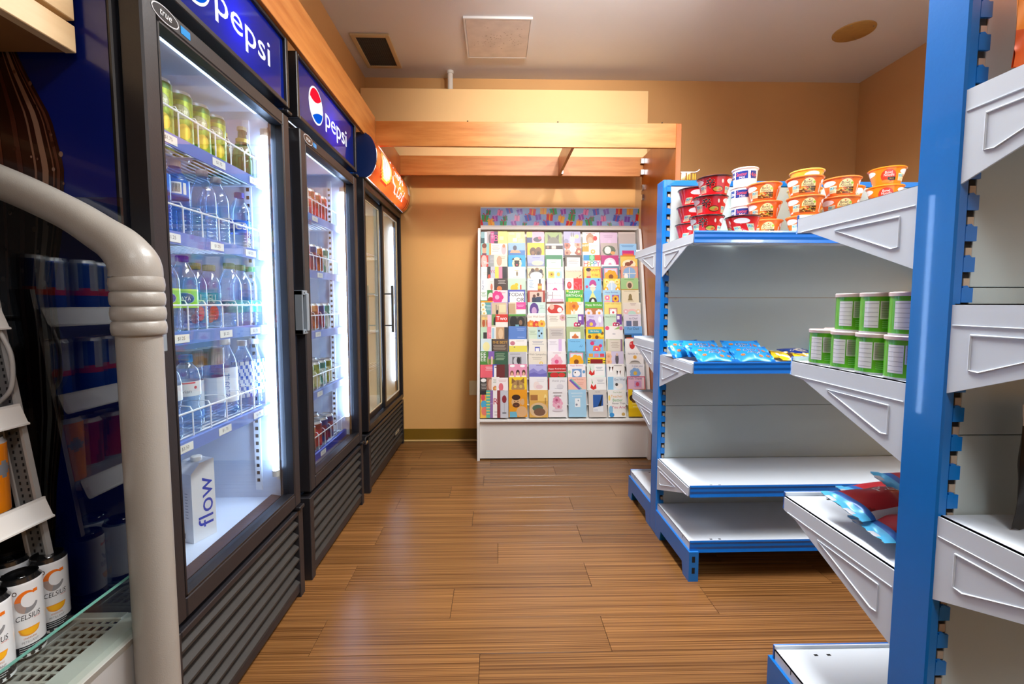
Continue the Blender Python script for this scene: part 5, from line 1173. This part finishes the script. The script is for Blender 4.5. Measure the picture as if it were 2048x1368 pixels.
# maple slat box above the cooler
h = thing('slat_box', 'maple slatwall box hanging above the open cooler', 'box', (0, 0, 0))
for z0, z1 in ((1.59, 1.642), (1.652, 1.74), (1.75, 1.84)): MB().box(-.862, -.84, -.35, .958, z0, z1, .0015).build('slat', 'maple', h)
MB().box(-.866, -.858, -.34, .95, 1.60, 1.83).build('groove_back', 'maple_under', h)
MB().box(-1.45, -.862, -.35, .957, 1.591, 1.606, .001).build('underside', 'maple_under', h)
MB().box(-1.45, -.862, .94, .957, 1.606, 1.84, .001).build('end_board', 'maple', h)

# ================================================================ SHELF GOODS
def bowl(main, rim, dec, r0=.045, r1=.0625, H_=.0735):
    t = thing('noodle_bowl', 'x', 'noodle bowl'); rz_ = lambda z: r0 + (r1 - r0) * min(1, max(0, (z - .004) / (H_ - .010)))
    b = MB(); k = 12
    b.lathe([(0, .003), (r0 - .004, .003), (r0 - .002, 0), (r0, .004)] + [(rz_(.004 + (H_ - .010) * i / k), .004 + (H_ - .010) * i / k) for i in range(1, k + 1)] + [(r1 + .0035, H_ - .005), (r1 + .004, H_ - .002), (r1 + .002, H_)], 56, lambda u, z: rim if z > H_ - .006 else main)
    dec(b, wrap(rz_, .0003), wrap(rz_, .0007), wrap(rz_, .0011)); b.build('body', 'print_gloss', t, 45)
    l = MB(); l.lathe([(r1 + .002, H_), (r1, H_ + .0008), (0, H_ + .0008)], 40, col=main); l.build('foil_lid', 'print_film', t)
    return Proto(t)
def info(b, A, B, x, y, w_, hh):
    b.strip(A, x - w_, x + w_, y - hh, y + hh, 6, 'd9e2c0'); b.strip(B, x - w_ * .85, x + w_ * .2, y, y + hh * .75, 4, '8fd0d8'); b.text('M.SG', hh * .6, lambda u, v: B(u + x + w_ * .1, v + y + hh * .4), '2a3a5a')
    for i in range(3): b.strip(B, x - w_ * .8, x + w_ * .7, y - hh * (.3 + i * .22), y - hh * (.22 + i * .22), 3, 'b8c898')
def white_T(b, A, x):
    b.ell(A, x, .052, .030, .010, 14, 'f2f0f4'); b.strip(A, x - .010, x + .010, .010, .052, 5, 'f0eef2')
def shin_dec(b, A, B, C_):
    for dx, dy in ((.0013, 0), (-.0013, 0), (0, .0013), (0, -.0013)): b.text('辛', .034, lambda u, v: A(u - .010 + dx, v + .044 + dy), 'e8d8d0')
    for dx, dy in ((0, 0), (.0006, 0), (-.0006, 0), (0, .0006), (0, -.0006)): b.text('辛', .033, lambda u, v: B(u - .010 + dx, v + .044 + dy), '0c0808')
    b.text('SHIN', .0055, lambda u, v: B(u + .004, v + .027), '3a1a18')
    b.ell(A, .018, .022, .020, .011, 14, '3a2418'); b.ell(B, .018, .022, .0175, .0085, 14, 'c89a4a'); b.ell(C_, .014, .024, .010, .004, 10, '9cb44a'); b.ell(C_, .024, .020, .006, .004, 8, 'd85a2a')
    b.ell(A, .036, .050, .004, .007, 8, 'f0e4d8')
    for x in (-.066, .085): white_T(b, A, x); info(b, B, C_, x + .026, .026, .015, .014); info(b, B, C_, x - .026, .020, .013, .012)
shin = bowl('cf1f26', '2a1416', shin_dec)
def bowlnoodle(main2):
    def f(b, A, B, C_):
        b.strip(A, -.024, .024, .034, lambda u: .034 + .029 * math.sqrt(max(.02, 1 - (u / .026) ** 2)), 14, 'f3e6a4')
        b.ell(A, .0, .056, .003, .002, 6, 'd02a2a'); b.text('Bowl', .010, lambda u, v: B(u - .004, v + .050), '5a2a28', width=.026); b.text('Noodle', .009, lambda u, v: B(u - .001, v + .040), '5a2a28', width=.036); b.ell(B, .018, .047, .005, .004, 8, '9cc83a')
        b.strip(A, -.030, .026, .010, lambda u: .034 - .010 * max(0, -u / .03), 12, '7a4a20')
        rr = random.Random(2)
        for i in range(34): b.ell(B, rr.uniform(-.026, .022), rr.uniform(.013, .030), rr.uniform(.002, .006), rr.uniform(.0012, .003), 6, rr.choice(['c8b43a', '9ab03a', 'e0a040', 'd86a2a', '5a3a18', 'e8d080']))
        b.strip(C_, .008, .025, .020, .031, 4, '3a2410'); b.text('Hot Spicy', .005, lambda u, v: wrap(lambda v_: .045 + .0175 * min(1, max(0, (v_ - .004) / .062)), .0016)(u + .0165, v + .0255), 'f0b41e')
        for x in (-.066, .080): white_T(b, A, x); info(b, B, C_, x + .022, .028, .013, .013)
        b.strip(A, .044, .052, .012, .045, 3, 'e4dccc')
    return f
bowo = bowl('e5702e', 'e8803c', bowlnoodle(0)); bowy = bowl('f2b23a', 'f6c85a', bowlnoodle(0))
def spicy_dec(b, A, B, C_):
    b.ell(A, 0, .038, .026, .024, 16, 'd8402a'); b.text('Bowl', .010, lambda u, v: B(u, v + .050), 'f0ece8', width=.024); b.text('Noodle', .010, lambda u, v: B(u + .002, v + .040), 'f0ece8', width=.034)
    b.strip(B, -.002, .024, .018, .031, 6, '2c2410'); b.text('Spicy', .006, lambda u, v: C_(u + .011, v + .025), 'd8a02a'); b.ell(B, -.008, .016, .014, .006, 8, 'd88a3a')
    for x in (.07, -.075): white_T(b, A, x); info(b, B, C_, x - .022, .030, .014, .014)
bowb = bowl('f0861e', 'f08a1e', spicy_dec)
def cup_dec(b, A, B, C_):
    b.strip(A, -.028, .024, .030, .062, 10, '243a84'); b.text('Savour', .015, lambda u, v: B(u - .002, v + .050), 'e05a4a', width=.042); b.text('Hot', .010, lambda u, v: B(u, v + .037), 'e8e4ec')
    b.strip(A, -.060, -.034, .034, .062, 6, '2a4a90'); b.text('Lite', .014, lambda u, v: B(u - .047, v + .048), 'f4f4f8'); b.ell(A, -.074, .045, .012, .018, 8, '3f8f4a')
    b.strip(A, .034, .062, .030, .062, 6, '243a84'); b.text('Hot', .016, lambda u, v: B(u + .048, v + .046), 'e05a4a')
cup = bowl('ecebe8', 'f0efec', cup_dec, .045, .050, .078)
Z1 = 1.3605; HB = .0748
def stack(pr_, x, y, n, rz_, lb, grp, z=Z1, hb=HB, dx=.006, start=0):
    for i in range(n):
        pr_.put((x + dx * i + rnd.uniform(-.002, .002), y, z + hb * i), rz_ + rnd.uniform(-.06, .06), lb.format(['bottom', 'middle', 'top', 'topmost'][i + start if n > 1 else 0]), grp)
FC = -.5
stack(shin, .838, 1.800, 3, FC, 'red spicy noodle bowl, {} of the front red stack', None, dx=.012)
stack(shin, .852, 1.978, 3, FC + 1.5, 'red noodle bowl, {} of stack against the back panel', None, dx=.004)
shin.put((.985, 1.806, Z1), FC - 1.5, 'single red noodle bowl turned sideways beside red stack')
stack(cup, 1.088, 1.996, 3, FC, 'white and navy noodle cup, {} of the white stack', None, hb=.079, dx=.0)
cup.put((1.092, 1.994, Z1 + .237), FC - .25, 'white and navy noodle cup crowning the white stack')
stack(bowo, 1.128, 1.893, 3, FC + .15, 'orange noodle bowl, {} of stack before the white cups', None, dx=-.004)
stack(bowo, 1.230, 1.794, 3, FC + .1, 'orange noodle bowl, {} of stack beside the bracket tip', None, dx=-.004)
stack(bowo, 1.370, 1.802, 3, FC + .1, 'orange noodle bowl, {} of third orange stack from red ones', None, dx=.004)
bowy.put((1.350, 1.965, Z1), FC + 1.3, 'yellow noodle bowl at foot of rear stack'); bowy.put((1.350, 1.965, Z1 + HB), FC + 1.3, 'yellow noodle bowl midway up rear stack'); bowy.put((1.338, 1.962, Z1 + 2 * HB), FC + 1.3, 'yellow noodle bowl upper in rear stack'); bowy.put((1.345, 1.962, Z1 + 3 * HB), FC + 1.4, 'pale yellow noodle bowl topping the rear stack')
stack(bowb, 1.505, 1.94, 3, FC - .4, 'bright orange spicy noodle bowl, {} of inner stack', None, dx=.0)
stack(bowb, 1.655, 1.92, 4, FC - .1, 'bright orange spicy noodle bowl, {} of stack nearest green packet', None, dx=.002)

def pouch(name, cat, wd, ht, th, paint, dec=None, nu=36, nv=22, seed=1, crimp=.10, mat='print_film'):
    """pillow packet lying flat, long axis x; crimped flat ends"""
    t = thing(name, 'x', cat); rr = random.Random(seed); m = MB(); ph = [rr.uniform(0, 6) for _ in range(6)]
    def hz(u, v):
        e = max(0, min(1, (min(u, 1 - u) - crimp * .8) / (.5 - crimp * .8))); s = math.sin(PI * v)
        return th * .5 * (e ** .55) * (max(0, s) ** .6) * (1 + .10 * math.sin(9 * u + ph[0]) * math.sin(7 * v + ph[1]) + .06 * math.sin(21 * u + 5 * v + ph[2]))
    def wv(u): return .012 * math.sin(u * 9 + ph[3]) * ht
    def top(u, v): return ((u - .5) * wd + .0012 * math.sin(v * 90) * (u < .01 or u > .99), (v - .5) * ht * (1 - .10 * math.sin(PI * u)) + wv(u), th * .42 + hz(u, v) + .0022 * math.sin(14 * v + ph[4]) * (u < crimp or u > 1 - crimp))
    def bot(u, v): x, y, z = top(u, v); return (x, y, max(.0005, th * .42 - hz(u, v) * .85 - .0004))
    for fn, sd in ((top, 1), (bot, -1)):
        k = len(m.v); m.v += [fn(i / nu, j / nv) for i in range(nu + 1) for j in range(nv + 1)]
        for i in range(nu):
            for j in range(nv):
                m.f.append((k + i * (nv + 1) + j, k + (i + 1) * (nv + 1) + j, k + (i + 1) * (nv + 1) + j + 1, k + i * (nv + 1) + j + 1)); m.c.append(paint((i + .5) / nu, (j + .5) / nv, sd)); m.m.append(0)
    if dec:
        def on(e): return lambda u, v: (lambda p: (p[0], p[1], p[2] + e))(top(min(.99, max(.01, .5 + u / wd)), min(.99, max(.01, .5 + v / ht))))
        dec(m, on(.0010), on(.0016), on(.0022))
    m.build('packet', mat, t, 60, False)
    return Proto(t)
def ahoy_dec(b, A, B, C_):
    for dx, dy in ((.0007, 0), (-.0007, 0), (0, .0007), (0, -.0007)):
        b.text('Chips', .017, lambda u, v: A(u - .004 + dx, v + .012 + dy), 'f4f4f8', 0, .15, .048); b.text('Ahoy!', .017, lambda u, v: A(u + .004 + dx, v - .008 + dy), 'f4f4f8', 0, .15, .048)
    b.text('Chips', .0165, lambda u, v: B(u - .004, v + .012), '1c2a5c', 0, .15, .046); b.text('Ahoy!', .0165, lambda u, v: B(u + .004, v - .008), '1c2a5c', 0, .15, .046); b.strip(B, .031, .034, .000, .022, 1, 'd8282e')
    for x, y in ((-.044, .020), (-.04, -.018), (.028, -.026), (.052, .012), (.058, -.022)):
        b.ell(A, x, y, .009, .007, 10, 'c8814a'); b.ell(B, x - .002, y + .002, .0018, .0015, 6, '5a3018'); b.ell(B, x + .003, y - .002, .0018, .0015, 6, '5a3018')
ahoy = pouch('cookie_packet', 'cookie packet', .155, .105, .030, lambda u, v, s: '1e8fe0' if s > 0 else '1668b8', ahoy_dec, seed=3)
Z2 = .8575
for x, y, z, rz_, tl, lb in ((.872, 1.800, 0, .04, .50, 'blue chocolate chip cookie packet next to the shelving upright'), (.862, 1.872, .012, .07, .62, 'blue cookie packet lying on top against back of shelf'),
                             (1.030, 1.796, 0, -.05, .52, 'blue cookie packet nearest the yellow packets'), (1.035, 1.868, .012, -.08, .62, 'blue cookie packet leaning behind the other blue ones'), (.822, 1.945, .0, .15, .75, 'blue cookie packet standing against the back by the upright')):
    o = ahoy.put((x, y, Z2 + z + .050 * math.sin(tl) - .006), rz_, lb); o.rotation_euler = (tl, 0, rz_)
yel = pouch('candy_packet', 'candy packet', .12, .07, .026, lambda u, v, s: ('f2c81a' if math.sin(u * 14 + v * 5) > -.75 else 'e8e4e0') if abs(u - .35) > .06 else '5a3a1c', lambda b, A, B, C_: (b.ell(A, .02, 0, .02, .012, 10, 'd8b018'), b.text('Peanut', .012, lambda u, v: B(u + .01, v), '4a2a14')), seed=8)
for x, y, z, rz_, lb in ((1.165, 1.862, 0, -.35, 'yellow candy packet touching the blue cookie packets'), (1.205, 1.785, .0, -.12, 'yellow candy packet at the shelf front edge'), (1.325, 1.800, .0, .1, 'yellow candy packet nearest green can shelf'), (1.16, 1.955, .0, .1, 'yellow candy packet at the back of the shelf')):
    o = yel.put((x, y, Z2 + z + .008), rz_, lb); o.rotation_euler = (.32, 0, rz_)
navy = pouch('candy_packet', 'candy packet', .13, .085, .03, lambda u, v, s: '1a3a9a' if abs(v - .5) > .1 else '24489f', lambda b, A, B, C_: (b.ell(A, .01, -.01, .03, .014, 10, 'd8c8b0'), b.text('COOKIE', .014, lambda u, v: B(u, v - .008), 'f4f4f4')), seed=5)
for x, y, rz_, lb in ((1.31, 1.93, .1, 'navy blue snack packet behind the yellow packets'), (1.455, 1.90, -.1, 'navy blue snack packet farther along behind green cans')):
    o = navy.put((x, y, Z2), rz_, lb); o.rotation_euler = (.25, 0, rz_); o.location.z += .010
t = thing('snack_box', 'small white and navy box behind navy packets', 'box', (1.50, 2.01, Z2), 0); b = MB(); b.box(-.03, .03, -.02, .02, 0, .075, .001, 'd9dbe2'); b.strip(flat((0, -.0204, 0), (1, 0, 0), (0, 0, 1)), -.026, .026, .045, .07, 2, '3a4480')
for i in range(4): b.strip(flat((0, -.0204, 0), (1, 0, 0), (0, 0, 1)), -.024, .018, .036 - i * .008, .039 - i * .008, 1, '6a7090')
b.build('body', 'print_paper', t)
gp = pouch('snack_bag', 'snack bag', .16, .12, .05, lambda u, v, s: '2f9a3a' if u > .25 else '1c5a8a', None, seed=9).put((1.815, 1.93, Z1 + .165), .2, 'green snack bag on the top shelf past the noodle bowls')
bx = thing('carton', 'plain cardboard display carton under the green snack bag', 'carton', (1.815, 1.93, Z1)); MB().box(-.05, .05, -.07, .07, 0, .16, .002).build('body', P('cardboard', '#b08a5a', .7), bx); MB().box(-.04, .04, -.072, -.07, .03, .12).build('front_window', 'slot_dark', bx)

# ---- small green stacked chip cans on the other unit
def chip_dec_back(b, A, B, C_):
    b.strip(A, -.030, -.004, .012, .066, 6, 'e9ebee'); b.strip(A, -.002, .034, .030, .066, 8, 'dfe1e6')
    for i in range(6): b.strip(B, -.029, -.005, .016 + i * .009, .0166 + i * .009, 4, '5a5e6a')
    for i in range(15): b.strip(B, .000, .032 - .003 * (i % 3), .0635 - i * .0022, .0645 - i * .0022, 5, '6a6e7a')
    for i in range(4): b.strip(B, .002, .026 - .004 * (i % 2), .024 - i * .004, .0248 - i * .004, 4, 'a8dca0')
def chip_dec_front(b, A, B, C_):
    b.text('PRINGLES', .011, lambda u, v: A(u, v + .036), 'f0e8ec', width=.047); b.text('PRINGLES', .0095, lambda u, v: B(u, v + .036), '9a2a48', width=.044)
    b.text('SOUR CREAM', .005, lambda u, v: A(u, v + .024), 'f0f4e8'); b.text('& ONION', .005, lambda u, v: A(u, v + .017), 'f0f4e8'); b.strip(A, -.034, -.022, .058, .070, 3, 'f2b41e')
def chipcan(dec):
    t = thing('chip_can', 'x', 'chip can'); r = .0338; b = MB()
    b.lathe([(0, .001), (r - .001, .001), (r, 0), (r, .004)] + [(r, .004 + .072 * i / 8) for i in range(1, 9)], 48, lambda u, z: 'b8bcc0' if z < .003 else ('54b024' if z > .006 else '6cc23a')); dec(b, wrap(r, .0003), wrap(r, .0007), wrap(r, .0011)); b.build('body', 'print_gloss', t, 45)
    l = MB(); l.lathe([(r + .0012, .0755), (r + .0016, .082), (r, .0835), (r - .003, .0835), (r - .004, .082), (0, .082)], 40); l.build('lid', P('lid_pink', '#e3cfcf', .4), t, 40)
    return Proto(t)
cb, cf = chipcan(chip_dec_back), chipcan(chip_dec_front)
Z3 = .9455
cf.put((.856, 1.097, Z3), -.25, 'green chip can with its front lettering turned outward')
for x, y, lb in ((.792, 1.060, 'beside the one showing its front'), (.792, .989, 'second from the lettered one'), (.792, .918, 'third from the lettered one'), (.792, .847, 'hard against the blue post')):
    cb.put((x, y, Z3), -.75, f'green chip can, lower row, {lb}')
for x, y, lb in ((.800, .990, 'over the lower row\'s middle'), (.797, .918, 'centre of the upper three'), (.797, .847, 'closest to the blue post')):
    cb.put((x, y, Z3 + .0836), -.65, f'green chip can, upper row, {lb}')
# ---- red and blue chip bags on the lower shelf
def pz(u, v, s):
    if s < 0: return 'c9cdd4'
    if u < .10: return '4fb4e6'
    if u < .16: return '2a6ac0'
    if v < .14: return 'd5d8de'
    return 'c2202a' if math.sin(u * 7 + v * 3) < .93 else '8a141c'
pzb = pouch('chip_bag', 'chip bag', .215, .115, .072, pz, lambda b, A, B, C_: (b.text('PIZZA', .024, lambda u, v: A(u + .02, v + .012), 'f4f0ee', 0, .1, .08), b.ell(A, .05, -.03, .03, .014, 10, 'd89a3a')), seed=12, mat='print_film')
Z4 = .5875
for x, y, z, rz_, tx_, lb in ((.985, 1.062, .0, .05, .0, 'red and blue chip bag farthest along the low shelf'), (1.01, .985, .052, -.18, .15, 'red and blue chip bag lying across the other bags'), (.876, .975, .020, .08, .15, 'red and blue chip bag at front of the low shelf'), (.880, .885, .0, -.12, .0, 'red and blue chip bag flat on the shelf beside post'), (1.10, .90, .0, .1, .0, 'red and blue chip bag at back of the pile')):
    o = pzb.put((x, y, Z4 + z), rz_, lb); o.rotation_euler = (tx_, 0, rz_)
# ---- bags on the near side of the same unit
ob = pouch('snack_bag', 'snack bag', .24, .17, .06, lambda u, v, s: 'c8501e' if (u + v) % .6 > .2 else 'e8862a', None, seed=14).put((.838, .704, 1.434 + .122), 0, 'orange snack bag standing on the upper shelf by blue post')
ob.rotation_euler = (PI / 2 - .1, PI / 2, 0)
bk = pouch('snack_bag', 'snack bag', .20, .13, .05, lambda u, v, s: ('14120f' if u > .16 else 'b9c0c8'), None, seed=15).put((.880, .700, .731 + .102), 0, 'black snack bag with silver edge on the middle shelf')
bk.rotation_euler = (PI / 2 - .1, PI / 2, 0)
# removes the scratch handles of the builders: nothing is left unplaced
for o in list(bpy.data.objects):
    if o.get('label') == 'x':
        for c in list(o.children_recursive): bpy.data.objects.remove(c)
        bpy.data.objects.remove(o)
